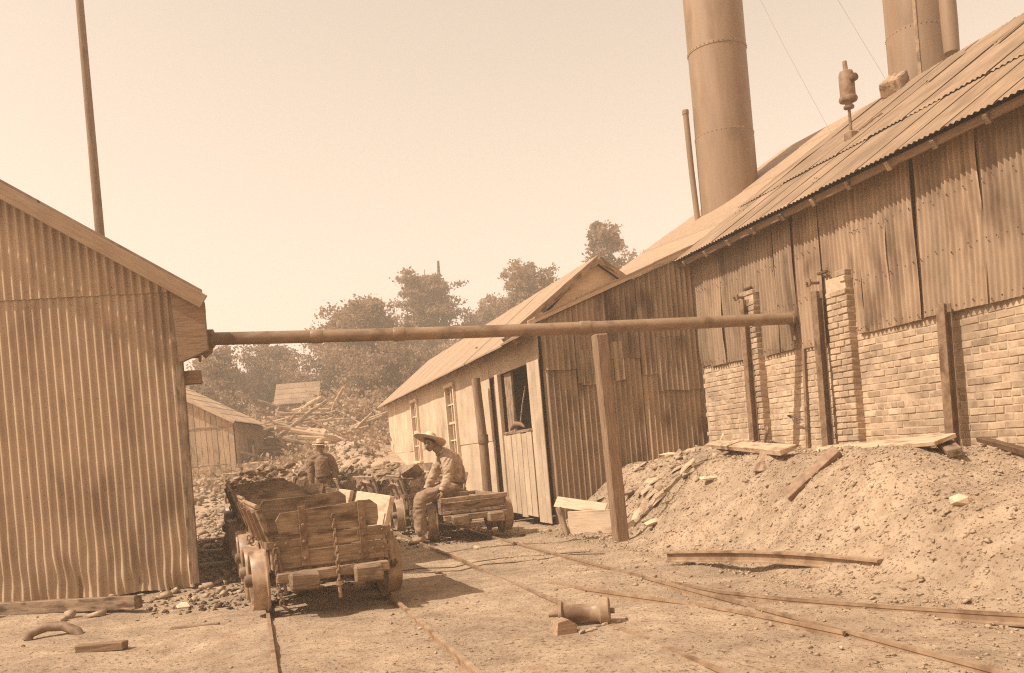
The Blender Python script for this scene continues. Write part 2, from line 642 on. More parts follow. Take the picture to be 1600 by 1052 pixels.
def left_shed():
    t = thing('corrugated_shed', 'corrugated iron shed with gable end facing the yard, left of the coal carts', 'shed', LB, LBA)
    prof = lambda x: 3.45 + .04 - (x) * .66     # roof underside over local x (negative to the left)
    # side wall runs back, skewed
    sk = Vector((-.170, .985, 0))
    w = .0885 * 8
    k = 0
    x1 = 0.05
    wd = R(0.0)
    while x1 > -5.3:
        x0 = x1 - w
        top = lambda x, x0=x0: min(prof(x0 + x), 6.5) - 3.33
        sheet('wall_sheet', t, (x0, -.006, -.02), (1, 0, 0), (0.0, 0, 1), w, 3.40, galv, pitch=.0885, amp=.0165, rows=34,
              dent_low=.06, jag=.03, seed=0, sx0=x0, per=10)
        sheet('wall_sheet', t, (x0, -.024, 3.33), (1, 0, 0), (0, 0, 1), w, 1, galv, pitch=.0885, amp=.0165, rows=4,
              jag=.01, seed=k + 40, per=10, topcut=top)
        x1 = x0
        k += 1
    nm = MB()
    for zz in (.16, 1.15, 2.2, 3.26, 3.40):
        x = -.0885 * .75 + .05
        while x > -5.2:
            nm.lathe([(.007, 0), (.006, .004), (.0001, .006)], 6, frame((x, -.024 - (.018 if zz > 3.33 else 0), zz + rng.uniform(-.02, .02)), (1, 0, 0), (0, -1, 0)))
            x -= .0885 * rng.choice((2, 2, 3))
    o = nm.build('nail_heads', iron_dark, t)
    o['kind'] = 'stuff'
    # body behind the sheets
    mb = MB()
    a, b = Vector((0.02, .03, 0)), Vector((-5.2, .03, 0))
    zt = [3.42, 6.6]
    mb.prism([a, b, b + Vector((0, 0, 6.75)), a + Vector((0, 0, 3.38))], sk * 4.6)
    mb.build('wall_frame', wood_dark, t)
    plank('corner_board', t, (.062, -.012, .02), (.100, -.012, 3.36), .05, .10, (1, 0, 0), wood)
    # roof: boards under sheets, with overhang
    for i in range(7):
        x = .45 - i * .80
        p0 = Vector((x, -.26, prof(x) + .06))
        x2 = x - .83
        p1 = Vector((x2, -.26, prof(x2) + .06))
        mbs = MB()
        mbs.prism([p0, p1, p1 + Vector((0, 0, .035)), p0 + Vector((0, 0, .035))], sk * 5.0)
        mbs.build('roof_board', roof_sheet, t)
    pA = Vector((.46, -.285, prof(.46) - .04))
    pB = Vector((-5.0, -.285, prof(-5.0) - .04))
    plank('fascia_board', t, pA, pB, .16, .03, (0, -1, 0), wood_plain)
    # box end of the eave and soffit
    mb = MB()
    e = Vector((.45, -.24, prof(.45) - .02))
    mb.prism([(.10, -.24, prof(.10) - .02), e, (.45, -.24, 2.62), (.14, -.24, 2.50)], (0, .10, 0))
    mb.build('eave_end_board', wood_dark, t)
    plank('soffit_board', t, (.44, -.2, 3.10), Vector((.44, -.2, 3.10)) + sk * 4.6, .10, .04, (1, 0, 0), wood_dark)
    plank('soffit_board', t, (.27, -.1, 3.14), Vector((.27, -.1, 3.14)) + sk * 4.6, .34, .03, (0, 0, 1), wood_dark)
    plank('wall_beam', t, (.30, .12, 2.36), (-.2, .12, 2.36), .13, .15, (0, 0, 1), wood_dark)
    return t


left_shed()
# tall pole behind it
mb = MB().tube([W(-2.03, 16, 0), W(-2.03, 16, 5), W(-2.03, 16, 13.5)], [.085, .075, .05], 10)
tag(mb.build('utility_pole', wood_v, smooth=True), 'tall bare wooden pole rising behind the left corrugated shed roof', 'pole')


# ------------------------------------------------------------------ boiler house on the right
def boiler_house():
    t = thing('boiler_house', 'long brick boiler house clad in rusty corrugated iron with iron roof on the right', 'building', W(7.08, 1.0, 0), AL)
    Q = lambda l, tt, z=0.0: Vector((l - 7.08, tt - 1.0, z))
    T0, T1 = 1.2, 12.86
    # brick wall: mortar bed and bricks
    mb = MB()
    mb.prism([Q(7.082, T0, -.3), Q(7.082, T1, -.3), Q(7.082, T1, 3.1), Q(7.082, T0, 3.1)], (.25, 0, 0))
    wall = mb.build('brick_wall', mortar, t)
    bl, bh, pit_h = .208, .066, .0765
    meshes = []
    for k in range(7):
        m = MB().cbox((0, 0, 0), (bl + .003, .06, bh + .002), .005, .003)
        me = m.mesh()
        me.materials.append(brick_m)
        meshes.append(me)
    hm = MB().cbox((0, 0, 0), (.10, .06, bh), .007, .003).mesh()
    hm.materials.append(brick_m)
    spots = []
    row = 0
    z = .50
    while z < 2.36:
        head = row % 6 == 5
        stepx = .113 if head else .219
        tt = T0 + (row % 2) * stepx / 2 + .01
        while tt < T1 - .12:
            spots.append((tt + stepx / 2, z, head))
            tt += stepx
        z += pit_h
        row += 1
    vis = [s for s in spots if 6.3 < s[0] < 12.8 and s[1] > .70 and s[1] < 2.26]
    vis.sort(key=lambda s: s[0])
    keep = set(vis[:296])
    rest = MB()
    for s in spots:
        if rng.random() < .008: continue
        px = 7.106 + rng.uniform(-.006, .004)
        if s in keep:
            o = link('brick', hm if s[2] else rng.choice(meshes), None, wall)
            o.matrix_local = frame(Q(px, s[0], s[1]), (rng.gauss(0, .012), 1, rng.gauss(0, .008)), (0, 0, 1))
        else:
            rest.cbox(Q(px, s[0], s[1]), (.06, .10 if s[2] else bl, bh), .007, .004)
    o = rest.build('bricks', brick_m, wall)
    o['kind'] = 'stuff'
    # piers
    for (ta, tb, top) in ((9.07, 9.46, 2.95), (11.07, 11.43, 3.12)):
        z = .46
        row = 0
        m2 = MB()
        m2.prism([Q(6.975, ta + .012, .3), Q(6.975, tb - .012, .3), Q(6.975, tb - .012, top), Q(6.975, ta + .012, top)], (.12, 0, 0))
        pier = m2.build('brick_pier', mortar, t)
        wd = tb - ta
        while z < top + .05:
            cuts = [0, .5, 1] if row % 2 else [0, .27, .73, 1]
            for a, b in zip(cuts[:-1], cuts[1:]):
                if z > top - .12 and rng.random() < .35: continue
                mm = MB().cbox((0, 0, 0), (wd * (b - a) - .010, .125, bh), .008, .004)
                mm.build('brick', brick_m, pier, mw=frame(Q(7.022 + rng.uniform(-.008, .006), ta + wd * (a + b) / 2, z), (0, 1, 0), (0, 0, 1)))
            z += pit_h
            row += 1
    # iron buckstays leaning on the wall (I section)
    for (tt, z0, z1) in ((7.52, .4, 2.32), (9.58, .4, 2.85), (11.26, .5, 3.05), (4.9, .4, 2.32)):
        m2 = MB()
        lean = .03
        for dx, wd_ in ((0, .115), (.085, .115)):
            m2.bar(Q(6.885 + dx - lean, tt, z0), Q(6.885 + dx, tt, z1), .012, wd_, up=(0, 1, 0), ch=.003)
        m2.bar(Q(6.93 - lean, tt, z0), Q(6.93, tt, z1), .074, .012, up=(0, 1, 0), ch=.003)
        st = m2.build('iron_buckstay', iron, t)
    m2 = MB().bar(Q(7.035, 10.22, .6), Q(7.04, 10.12, 2.2), .02, .05, up=(0, 1, 0))
    m2.build('tie_bar', iron, t)
    # tie bolts on top of the piers
    for (tt, zz) in ((9.62, 2.96), (11.33, 3.10)):
        m2 = MB().tube([Q(6.80, tt, zz), Q(7.0, tt, zz)], .022, 8)
        m2.cbox(Q(6.85, tt, zz), (.03, .09, .09), .008)
        m2.build('tie_bolt', iron, t)
        m2 = MB().cbox(Q(6.98, tt - .12, zz + .10), (.05, .17, .035), .006)
        m2.build('lintel_iron', iron_dark, t)
    # cladding sheets: (t0, t1, bottom z)
    ed = [(12.86, 12.55, 2.26), (12.55, 12.06, 2.24), (12.06, 11.47, 2.22), (11.47, 11.03, 3.12), (11.03, 10.62, 2.20),
          (10.62, 10.15, 2.20), (10.15, 9.60, 2.19), (9.60, 9.44, 3.02), (9.44, 8.93, 2.90), (8.99, 8.86, 2.22), (8.90, 8.41, 2.22), (8.41, 7.93, 2.23), (7.93, 7.50, 2.235),
          (7.50, 7.05, 2.235), (7.05, 6.55, 2.225), (6.55, 5.95, 2.24), (5.95, 5.35, 2.22), (5.35, 4.75, 2.23), (4.75, 4.1, 2.22),
          (4.1, 3.4, 2.22), (3.4, 2.7, 2.23), (2.7, 2.0, 2.22), (2.0, 1.2, 2.22)]
    for k, (ta, tb, zb) in enumerate(ed):
        o = sheet('wall_sheet', t, Q(7.045 - .012 * (k % 2), ta + .012, zb + rng.uniform(-.012, .012)), (0, -1, 0), (rng.uniform(.000, .006), rng.uniform(-.012, .012), 1),
                  ta - tb + .012, 4.12 - zb, rust_sheet, pitch=.072, amp=.018, per=10, rows=10, dent=.03, dent_low=.02, jag=.012, seed=k + 80, curl=.03)
    nm = MB()
    for (ta, tb, zb) in ed:
        for zz in (zb + .06, zb + .62, zb + 1.2):
            for q_ in range(4):
                tt = ta + (tb - ta) * (.12 + .25 * q_)
                nm.lathe([(.009, 0), (.008, .005), (.0001, .008)], 6, frame(Q(7.018, tt, zz + rng.uniform(-.03, .03)), (0, 1, 0), (-1, 0, 0)))
    o = nm.build('nail_heads', iron_dark, t)
    o['kind'] = 'stuff'
    # eave: rafters, wall plate
    tt = T1 - .25
    ki = 0
    while tt > 1.0:
        z0 = 3.86 + .02
        plank('rafter', t, Q(6.76, tt, 3.865), Q(7.7, tt, 3.865 + .94 * .653), .06, .10, (-.55, 0, .84), wood)
        tt -= .665
    mb = MB()
    mb.prism([Q(7.10, T0, 3.1), Q(7.10, T1, 3.1), Q(7.10, T1, 4.14), Q(7.10, T0, 4.14)], (.2, 0, 0))
    mb.build('wall_plate', wood_dark, t)
    plank('fascia_board', t, Q(6.795, T0, 3.90), Q(6.795, T1, 3.90), .09, .025, (-1, 0, 0), wood_dark)
    # roof sheets, two courses of corrugated iron
    up = Vector((1, 0, .653)).normalized()
    sl = math.sqrt(1 + .653 ** 2)
    tt = 12.92
    k = 0
    while tt > 1.2:
        sheet('roof_sheet', t, Q(6.70, tt, 3.955 + rng.uniform(0, .008)), (0, -1, 0), up, .665, (8.06 - 6.70) * sl, roof_sheet, pitch=.076, amp=.009, rows=5,
              dent=.005, jag=.02, seed=k + 200, curl=.002)
        sheet('roof_sheet', t, Q(7.98, tt, 3.955 + (7.98 - 6.70) * .653 + .026 + rng.uniform(0, .012)), (0, -1, 0), up, .665, (10.55 - 7.98) * sl, roof_sheet, pitch=.076,
              amp=.009, rows=6, dent=.006, jag=.03, seed=k + 300, curl=.003 if k % 5 else .04)
        tt -= .645
        k += 1
    # roof deck below the sheets and the far slope
    mb = MB()
    mb.prism([Q(6.80, T0, 3.93), Q(10.55, T0, 6.38), Q(14.4, T0, 3.9), Q(14.4, T0, 0), Q(7.30, T0, 0), Q(7.30, T0, 4.0)], (0, T1 - T0, 0))
    mb.build('roof_deck', wood_dark, t)
    m2 = MB().tube([Q(10.55, T0, 6.44), Q(10.55, T1 + .05, 6.44)], .05, 8)
    m2.build('ridge_roll', roof_sheet, t, smooth=True)
    # slipped sheets / open cuts in the roof, as lifted narrow strips
    for (l0, tt, w_, h_) in ((9.4, 10.2, .10, .8), (9.3, 8.9, .12, 1.0), (8.9, 8.0, .10, .9), (8.3, 7.2, .12, .8)):
        sheet('loose_strip', t, Q(l0, tt, 3.955 + (l0 - 6.70) * .653 + .07), (0, -1, 0), up, w_, h_, roof_sheet, pitch=.076, amp=.008, rows=2, seed=int(tt * 10))
    return t


boiler_house()


# ------------------------------------------------------------------ whistle, block, ventilator, stacks
def boiler_roof_z(l):
    return 3.955 + (l - 6.70) * .653


def steam_whistle():
    l, tt = 8.55, 10.72
    z0 = boiler_roof_z(l)
    r = thing('steam_whistle', 'iron steam whistle on thin stem standing on the boiler house roof', 'steam whistle', W(l, tt, z0), AL)
    MB().cbox((0, 0, .04), (.16, .16, .16), .02).build('base_flange', iron, r)
    MB().tube([(0, 0, .05), (0, 0, .46)], .022, 10).build('stem', iron, r, True)
    MB().lathe([(.02, .44), (.07, .45), (.075, .48), (.05, .50), (.055, .53), (.12, .55), (.13, .58), (.12, .61), (.095, .625)], 18).build('cup', iron, r, True)
    MB().lathe([(.095, .60), (.105, .63), (.105, .92), (.09, .97), (.03, 1.0)], 18).build('bell', iron, r, True)
    MB().tube([(0, 0, .97), (-.01, 0, 1.12)], [.035, .03], 8).build('valve', iron, r, True)
    MB().lathe([(.055, 0), (.055, .06), (.03, .07)], 14, Matrix.Translation((.02, -.10, .84)) @ Matrix.Rotation(PI / 2, 4, 'X')).build('side_port', iron_dark, r, True)


steam_whistle()
mb = MB().cbox((0, 0, 0), (.52, .34, .24), .02, .02)
tag(mb.build('timber_block', wood, mw=Matrix.Translation(W(10.4, 11.9, boiler_roof_z(10.4) + .13)) @ Matrix.Rotation(AL + .5, 4, 'Z') @ Matrix.Rotation(-.5, 4, 'Y')),
    'chunky wooden block lying near the ridge of the boiler house roof', 'block')


def stack(label, l, tt, r_, z0, z1, seam=1.55, first=None, vertical_seam=None):
    o = thing('smokestack', label, 'smokestack', W(l, tt, z0), AL)
    z = 0.0
    k = 0
    first = seam if first is None else first
    while z < z1 - z0:
        h = first if k == 0 else seam
        ro = r_ - .006 * (k % 2) - .0
        m = MB()
        n = 40
        m.lathe([(ro, 0), (ro, h * .5), (ro, h), (ro - .012, h)], n)
        c = m.build('stack_ring', stack_m, o, True, loc=(0, 0, z))
        # riveted lap
        mv = MB()
        mv.lathe([(ro + .004, -.03), (ro + .004, .03)], n)
        for q in range(n):
            a = 2 * PI * q / n
            mv.cbox((math.cos(a) * (ro + .006), math.sin(a) * (ro + .006), 0), (.018, .018, .018), .004)
        if k: mv.build('rivet_band', stack_m, c, True)
        z += h
        k += 1
    if vertical_seam is not None:
        a = vertical_seam
        m = MB().cbox((math.cos(a) * (r_ + .004), math.sin(a) * (r_ + .004), (z1 - z0) / 2), (.02, .05, z1 - z0), .004, rot=Matrix.Rotation(a, 3, 'Z'))
        m.build('seam_strip', iron_worn, o)
    return o


stack('tall near smokestack of riveted iron rings beside a slim vent pipe', 9.12, 15.0, .545, 4.6, 13.0, 1.62, 2.15)
mb = MB().tube([W(8.54, 15.2, 4.7), W(8.48, 15.2, 6.2), W(8.46, 15.2, 7.32)], .055, 12)
mb.lathe([(.055, 0), (.064, .01), (.064, .08), (.055, .09)], 12, Matrix.Translation(W(8.46, 15.2, 7.24)))
tag(mb.build('vent_pipe', stack_m, smooth=True), 'slim vent pipe standing close against the near tall smokestack', 'pipe')
stack('second smokestack with a pale vertical seam behind the boiler house ridge', 11.25, 12.25, .50, 5.6, 13.0, 1.62, 1.9, vertical_seam=-2.35)
o = thing('exhaust_head', 'drum shaped exhaust pipe with flared collar beside the second smokestack', 'exhaust pipe', W(11.05, 11.36, 6.02), AL)
MB().lathe([(.04, 0), (.05, .42), (.12, .5), (.15, .6), (.12, .68), (.05, .72)], 18).build('collar', iron, o, True)
MB().lathe([(.05, .71), (.115, .78), (.125, 1.2), (.125, 2.4), (.11, 2.5), (.02, 2.55)], 20).build('drum', stack_m, o, True)
# guy wires
for a, b, nm in ((W(9.6, 14.7, 10.0), W(9.9, 12.9, 6.05), 'thin guy wire running from the near smokestack down to the roof'),
                 (W(9.6, 13.7, 11.0), W(10.5, 12.05, 6.42), 'thin guy wire between the two smokestacks reaching the roof ridge')):
    tag(MB().tube([a, (a + b) / 2 - Vector((0, 0, .06)), b], .002, 5).build('guy_wire', iron_dark), nm, 'wire')


# ------------------------------------------------------------------ engine house: low building in the middle
def engine_house():
    t = thing('engine_house', 'low pale walled engine house with corrugated gable, tall windows and a split door', 'building', W(4.36, 12.94, 0), AL)
    Q = lambda l, tt, z=0.0: Vector((l - 4.36, tt - 12.94, z))
    # hollow shell: inner dark faces
    mb = MB()
    T1 = 28.2
    mb.prism([Q(4.42, 15.6, -.2), Q(4.42, T1, -.2), Q(4.42, T1, 3.14), Q(4.42, 15.6, 3.14)], (.08, 0, 0))
    mb.build('wall_frame', wood_dark, t)
    mb = MB()
    mb.prism([Q(4.44, 13.0, -.2), Q(7.0, 13.0, -.2), Q(7.0, 13.0, 4.0), Q(4.44, 13.0, 3.05)], (0, .06, 0))
    mb.build('gable_frame', wood_dark, t)
    mb = MB()       # far inner wall
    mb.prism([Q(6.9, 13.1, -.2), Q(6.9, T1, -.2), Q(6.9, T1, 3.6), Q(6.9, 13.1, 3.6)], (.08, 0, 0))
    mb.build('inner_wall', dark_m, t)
    mb = MB()
    mb.prism([Q(4.5, 17.2, -.2), Q(6.9, 17.2, -.2), Q(6.9, 17.2, 3.3), Q(4.5, 17.2, 3.3)], (0, .08, 0))
    mb.build('partition', wood, t)
    MB().cbox(Q(5.25, 17.17, 1.66), (.62, .03, .62), .01).build('window_light_panel', white_p, t)  # daylight through a far window, put in as a white panel
    # corrugated gable sheets: lower row long, upper row, odd laps
    rake = lambda l: 3.15 + .375 * (l - 4.44)
    ls = [4.40 + .0905 * 6 * q_ for q_ in range(5)] + [7.11]
    low_top = [2.44, 2.30, 2.52, 2.50, 2.04]
    for k in range(5):
        w = ls[k + 1] - ls[k]
        sheet('gable_sheet', t, Q(ls[k], 12.935 - .012 * (k % 2), -.05 if k < 1 else .0), (1, 0, 0), (-.012, 0, 1), w, low_top[k] + .05, gable_sheet, pitch=.0905, amp=.023,
              rows=8, dent=.006, dent_low=.015, jag=.01, seed=k + 400, per=10)
        zb = [2.38, 2.14, 2.47, 2.20, 1.92][k]
        sheet('gable_sheet', t, Q(ls[k], 12.908 - .01 * (k % 2), zb), (1, 0, 0), (0, 0, 1), w, 1, gable_sheet, pitch=.0905, amp=.023, rows=7, dent=.006, jag=.05,
              seed=k + 420, per=10, dent_low=.02, topcut=lambda x, l=ls[k], zb=zb: rake(l + x) - .02 - zb)
    for (l0, w, zb, h) in ((4.98, .30, 2.10, .55), (5.55, .16, 2.15, .6), (6.28, .55, 1.93, .85)):
        sheet('patch_sheet', t, Q(l0, 12.885, zb), (1, 0, 0), (.01, 0, 1), w, h, gable_sheet, pitch=.0905, amp=.014, rows=4, dent=.03, jag=.04, seed=int(l0 * 50), per=8, curl=.03)
    # rake board and front roof
    plank('rake_board', t, Q(4.20, 12.84, rake(4.20) + .03), Q(7.25, 12.84, rake(7.25) + .03), .075, .05, (0, -1, 0), wood_pale)
    zb = lambda l: 3.72 + .61 * (l - 5.9)
    l = 4.30
    k = 0
    while l < 10.6:
        l2 = l + .7
        def pf(a):
            return rake(a) + .08 if a < 7.2 else rake(7.2) + .08 + (a - 7.2) * .64
        vs, fs = [], []
        n = 14
        for j in range(n + 1):
            f = j / n
            for i in range(2):
                a = l + .7 * i
                zz = pf(a) * (1 - f) + max(zb(a), pf(a) - .3) * f
                vs.append(Q(a, 12.80 + 3.3 * f, zz + .01 * (k % 2)))
        for j in range(n):
            fs.append((2 * j, 2 * j + 1, 2 * j + 3, 2 * j + 2))
        n0 = len(vs)
        vs += [v - Vector((0, 0, .025)) for v in vs]
        fs += [tuple(n0 + q for q in f[::-1]) for f in fs]
        for j in range(n):
            for q in (0, 1):
                fs.append((2 * j + q, 2 * j + 2 + q, n0 + 2 * j + 2 + q, n0 + 2 * j + q))
        fs.append((0, 1, n0 + 1, n0))
        link('roof_sheet', mesh_from(vs, fs), roof_light, t)
        l = l2 - .02
        k += 1
    # main gable behind the corrugated front
    mb = MB()
    mb.prism([Q(4.36, 14.0, 2.9), Q(5.82, 14.0, 4.22), Q(7.3, 14.0, 3.2), Q(7.3, 14.0, 2.9)], (0, .06, 0))
    mb.build('upper_gable', panel_m, t)
    for k in range(5):
        la = 4.2 + k * .0
    # left roof slope in strips along the building, right slope plain
    pit = (4.30 - 3.12) / (5.85 - 4.36)
    tt = 13.9
    k = 0
    while tt < 28.4:
        m = MB()
        dz = .004 * (k % 2)
        e0 = Q(4.06, tt, 3.12 - .30 * pit + dz)
        r0 = Q(5.87, tt, 4.30 + dz)
        m.prism([e0, r0, r0 + Vector((0, 0, .03)), e0 + Vector((0, 0, .03))], (0, .93, 0))
        m.build('roof_panel', roof_light, t)
        tt += .92
        k += 1
    m = MB()
    m.prism([Q(5.86, 13.9, 4.29), Q(7.6, 13.9, 3.05), Q(7.6, 13.9, 3.02), Q(5.86, 13.9, 4.26)], (0, 14.5, 0))
    m.build('rear_roof_slope', roof_sheet, t)
    plank('rake_board', t, Q(4.10, 13.87, 2.95), Q(5.86, 13.87, 4.25), .12, .03, (0, -1, 0), wood)
    plank('rake_board', t, Q(5.86, 13.87, 4.25), Q(7.2, 13.87, 3.27), .12, .03, (0, -1, 0), wood)
    # front eave piece up to the corrugated gable
    m = MB()
    m.prism([Q(4.06, 12.84, 2.90), Q(4.9, 12.84, 3.36), Q(4.9, 12.84, 3.39), Q(4.06, 12.84, 2.93)], (0, 1.1, 0))
    m.build('roof_panel', roof_sheet, t)
    # rafter tails
    tt = 13.3
    while tt < 28:
        plank('rafter', t, Q(4.10, tt, 2.87), Q(4.62, tt, 2.87 + .52 * pit), .06, .09, (-.6, 0, .8), wood)
        tt += 1.02
    # left wall: smooth sheets in two rows either side of the windows
    x = 4.36
    rows = ((-.1, 1.42, 0.0), (1.40, 3.08, .010))
    tt = 15.9
    k = 0
    wins = ((18.62, 19.52), (23.0, 23.95))
    cuts = [15.85, 16.9, 17.75, 18.62, 19.52, 20.4, 21.3, 22.15, 23.0, 23.95, 24.9, 25.8, 26.7, 27.5, 28.2]
    for a, b in zip(cuts[:-1], cuts[1:]):
        iswin = any(abs(a - w[0]) < .01 for w in wins)
        for (z0, z1, dx) in rows:
            if iswin:
                z0, z1 = (z0, 1.12) if z0 < 0 else (2.72, z1)
            mm = MB().cbox((0, 0, 0), (b - a + .01, z1 - z0, .012), .003, .004)
            mm.build('wall_panel', panel_m, t, mw=frame(Q(x - .006 - dx + rng.uniform(-.004, .004), (a + b) / 2, (z0 + z1) / 2), (0, 1, 0), (-1, 0, 0)))
    for (a, b) in wins:
        fr = MB()
        for tt in (a + .05, b - .05):
            fr.bar(Q(x - .03, tt, 1.10), Q(x - .03, tt, 2.74), .10, .07, up=(0, 1, 0))
        fr.bar(Q(x - .035, a - .02, 2.72), Q(x - .035, b + .02, 2.72), .11, .08)
        fr.bar(Q(x - .045, a - .03, 1.10), Q(x - .045, b + .03, 1.10), .13, .05)
        f = fr.build('window_frame', white_p, t)
        sa = MB()
        mid = (a + b) / 2
        sa.bar(Q(x - .02, mid, 1.13), Q(x - .02, mid, 2.69), .04, .035, up=(0, 1, 0))
        for zz in (1.52, 1.90, 2.30):
            sa.bar(Q(x - .02, a + .09, zz), Q(x - .02, b - .09, zz), .04, .05 if zz == 1.90 else .03)
        sa.build('sash', white_p, f)
        MB().cbox(Q(x + .0, mid, 1.9), (.012, b - a - .1, 1.58), .002).build('pane', glass, f)
        m = MB()
        m.prism([Q(x + .03, a, 1.1), Q(x + .03, b, 1.1), Q(x + .03, b, 2.72), Q(x + .03, a, 2.72)], (.02, 0, 0))
        m.build('blind', wood, f)
    # front part: doorway 13.5 .. 15.75
    for k in range(3):       # pale tall boards beside the corrugated corner
        a = 12.96 + .19 * k
        plank('corner_panel', t, Q(x - .012 - .006 * (k == 1), a + .095, .03), Q(x - .012, a + .095, 2.62), .185, .022, (-1, 0, 0), panel_m)
    mm = MB().cbox((0, 0, 0), (2.95, .55, .014), .003, .004)
    mm.build('wall_panel', panel_m, t, mw=frame(Q(x - .010, 14.40, 2.82), (0, 1, 0), (-1, 0, 0)))
    plank('door_jamb', t, Q(x - .03, 15.25, .0), Q(x - .03, 15.25, 2.55), .20, .07, (-1, 0, 0), panel_m)
    plank('door_jamb', t, Q(x + .06, 14.86, 1.45), Q(x + .06, 14.86, 2.55), .40, .05, (-1, 0, 0), wood)
    plank('door_sill', t, Q(x + .04, 13.5, 1.50), Q(x + .04, 15.2, 1.50), .16, .05, (0, 0, 1), wood)
    d = MB()
    dk = []
    for k in range(6):
        a = 13.56 + .29 * k
        plank('door_board', t, Q(x - .02, a + .14, .10 + rng.uniform(-.03, .02)), Q(x - .02 + .004 * (k % 2), a + .14 + rng.uniform(-.012, .012), 1.47 + rng.uniform(-.015, .015)), .27, .03, (-1, rng.uniform(-.04, .04), 0), panel_m)
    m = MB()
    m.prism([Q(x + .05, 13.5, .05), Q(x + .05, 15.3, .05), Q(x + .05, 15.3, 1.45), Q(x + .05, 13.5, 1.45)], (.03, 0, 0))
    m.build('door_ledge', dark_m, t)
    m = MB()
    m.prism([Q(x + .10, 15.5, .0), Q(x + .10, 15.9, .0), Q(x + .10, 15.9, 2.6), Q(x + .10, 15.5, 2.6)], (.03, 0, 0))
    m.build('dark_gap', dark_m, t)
    return t


engine_house()
# post in front of the doorway with a band
p = GW(4.12, 15.85)
o = thing('door_post', 'round wooden post standing beside the split door of the engine house', 'post', (p.x, p.y, -.05), AL)
MB().tube([(0, 0, 0), (.01, .0, 1.3), (-.02, .05, 2.62)], [.09, .085, .08], 12).build('shaft', wood_v, o, True)
MB().lathe([(.10, 0), (.10, .16)], 12, Matrix.Translation((.01, 0, 1.42))).build('band', iron, o, True)
# things on the door sill
o = thing('sack', 'crumpled dark sack lying on the ledge of the open half door', 'sack', W(4.33, 14.25, 1.53), AL)
MB().tube([(0, -.36, .03), (0, -.15, .09), (-.02, .08, .10), (-.01, .3, .05), (0, .46, .02)], [.015, .035, .05, .04, .015], 10).build('cloth', shirt_dk, o, True)
MB().tube([(.0, -.15, .10), (.05, -.2, .42), (.1, -.28, .70)], .015, 6).build('strap', wood, o, True)


# ------------------------------------------------------------------ steam pipe across the yard and its post
def steam_pipe():
    a, b = W(-.40, 11.40, 2.87), W(6.98, 10.20, 2.61)
    o = thing('steam_pipe', 'long iron steam pipe crossing the yard overhead between the two buildings', 'pipe', a, math.atan2((b - a).y, (b - a).x))
    d = (b - a)
    ln = math.hypot(d.x, d.y)
    f = lambda x, sag=.0: Vector((x, 0, d.z * x / ln - .03 * math.sin(PI * x / ln)))
    xs = [0, 2.35, 4.70, ln]
    for i in range(3):
        n = 6
        MB().tube([f(xs[i] + (xs[i + 1] - xs[i]) * k / n) for k in range(n + 1)], .078, 18).build('pipe_length', pipe_m, o, True)
    for x in (1.35, 2.35, 4.70):
        p, q = f(x - .075), f(x + .075)
        MB().tube([p, p + (q - p) * .1, q - (q - p) * .1, q], [.079, .087, .087, .079], 18).build('coupling', pipe_m, o, True)
    m = MB().tube([f(-.12), f(-.02), f(.02), f(.12), f(.13)], [.085, .085, .115, .115, .09], 16)
    m.tube([f(.06) + Vector((0, 0, -.06)), f(.05) + Vector((0, 0, -.15)), f(-.02) + Vector((0, 0, -.20))], [.06, .05, .05], 10)
    m.tube([f(-.9), f(-.1)], [.08, .08], 12)
    m.build('valve_body', iron, o, True)
    m = MB()
    m.tube([f(ln - .03), f(ln)], [.10, .10], 16)
    m.build('end_flange', iron, o, True)
    m = MB()
    m.bar(f(ln - .03) + Vector((0, 0, .02)), f(ln - .01) + Vector((0, .0, -.30)), .05, .03, up=(1, 0, 0))
    m.bar(f(ln - .02) + Vector((0, -.05, -.30)), f(ln + .03) + Vector((0, .1, -.02)), .03, .03)
    m.build('bracket', wood_dark, o)
    return o


steam_pipe()
p = W(4.36, 10.42)
o = thing('pipe_post', 'square weathered timber post holding up the overhead steam pipe', 'post', (p.x, p.y, -.1), AL)
m = MB()
m.bar((.02, 0, 0), (-.03, 0, 2.655), .165, .17, up=(0, 1, 0), ch=.014)
m.build('timber', wood_v, o)
m = MB().bar((.10, .16, .0), (.13, .13, .75), .07, .10, up=(0, 1, 0))
m.build('splint', wood_v, o)


# ------------------------------------------------------------------ rails
def rail(label, pts, h=.075, z=.0, hw=.016):
    """small flat-bottomed rail through (l, t) points"""
    prof = [(-.034, -h), (.034, -h), (.034, -h + .010), (.006, -h + .018), (.006, -.026), (hw, -.020), (hw, -.003), (.013, 0), (-.013, 0), (-hw, -.003), (-hw, -.020),
            (-.006, -.026), (-.006, -h + .018), (-.034, -h + .010)]
    P = []
    for p in pts:
        l, t = p[0], p[1]
        P.append(W(l, t, p[2] if len(p) > 2 else z))
    base = P[0].copy()
    P = [p - base for p in P]
    vs, fs = [], []
    n = len(prof)
    for i, p in enumerate(P):
        d = (P[min(i + 1, len(P) - 1)] - P[max(i - 1, 0)]).normalized()
        sx = d.cross(Vector((0, 0, 1))).normalized()
        uz = sx.cross(d)
        for (a, b) in prof:
            vs.append(p + sx * a + uz * b)
    for i in range(len(P) - 1):
        for k in range(n):
            fs.append((i * n + k, i * n + (k + 1) % n, (i + 1) * n + (k + 1) % n, (i + 1) * n + k))
    fs.append(tuple(range(n)))
    fs.append(tuple((len(P) - 1) * n + k for k in range(n - 1, -1, -1)))
    mb = MB().add(vs, fs)
    return tag(mb.build('rail', rail_m, None, False, loc=base), label, 'rail')


def rise(t):
    return .022 * max(0, t - 10.5)


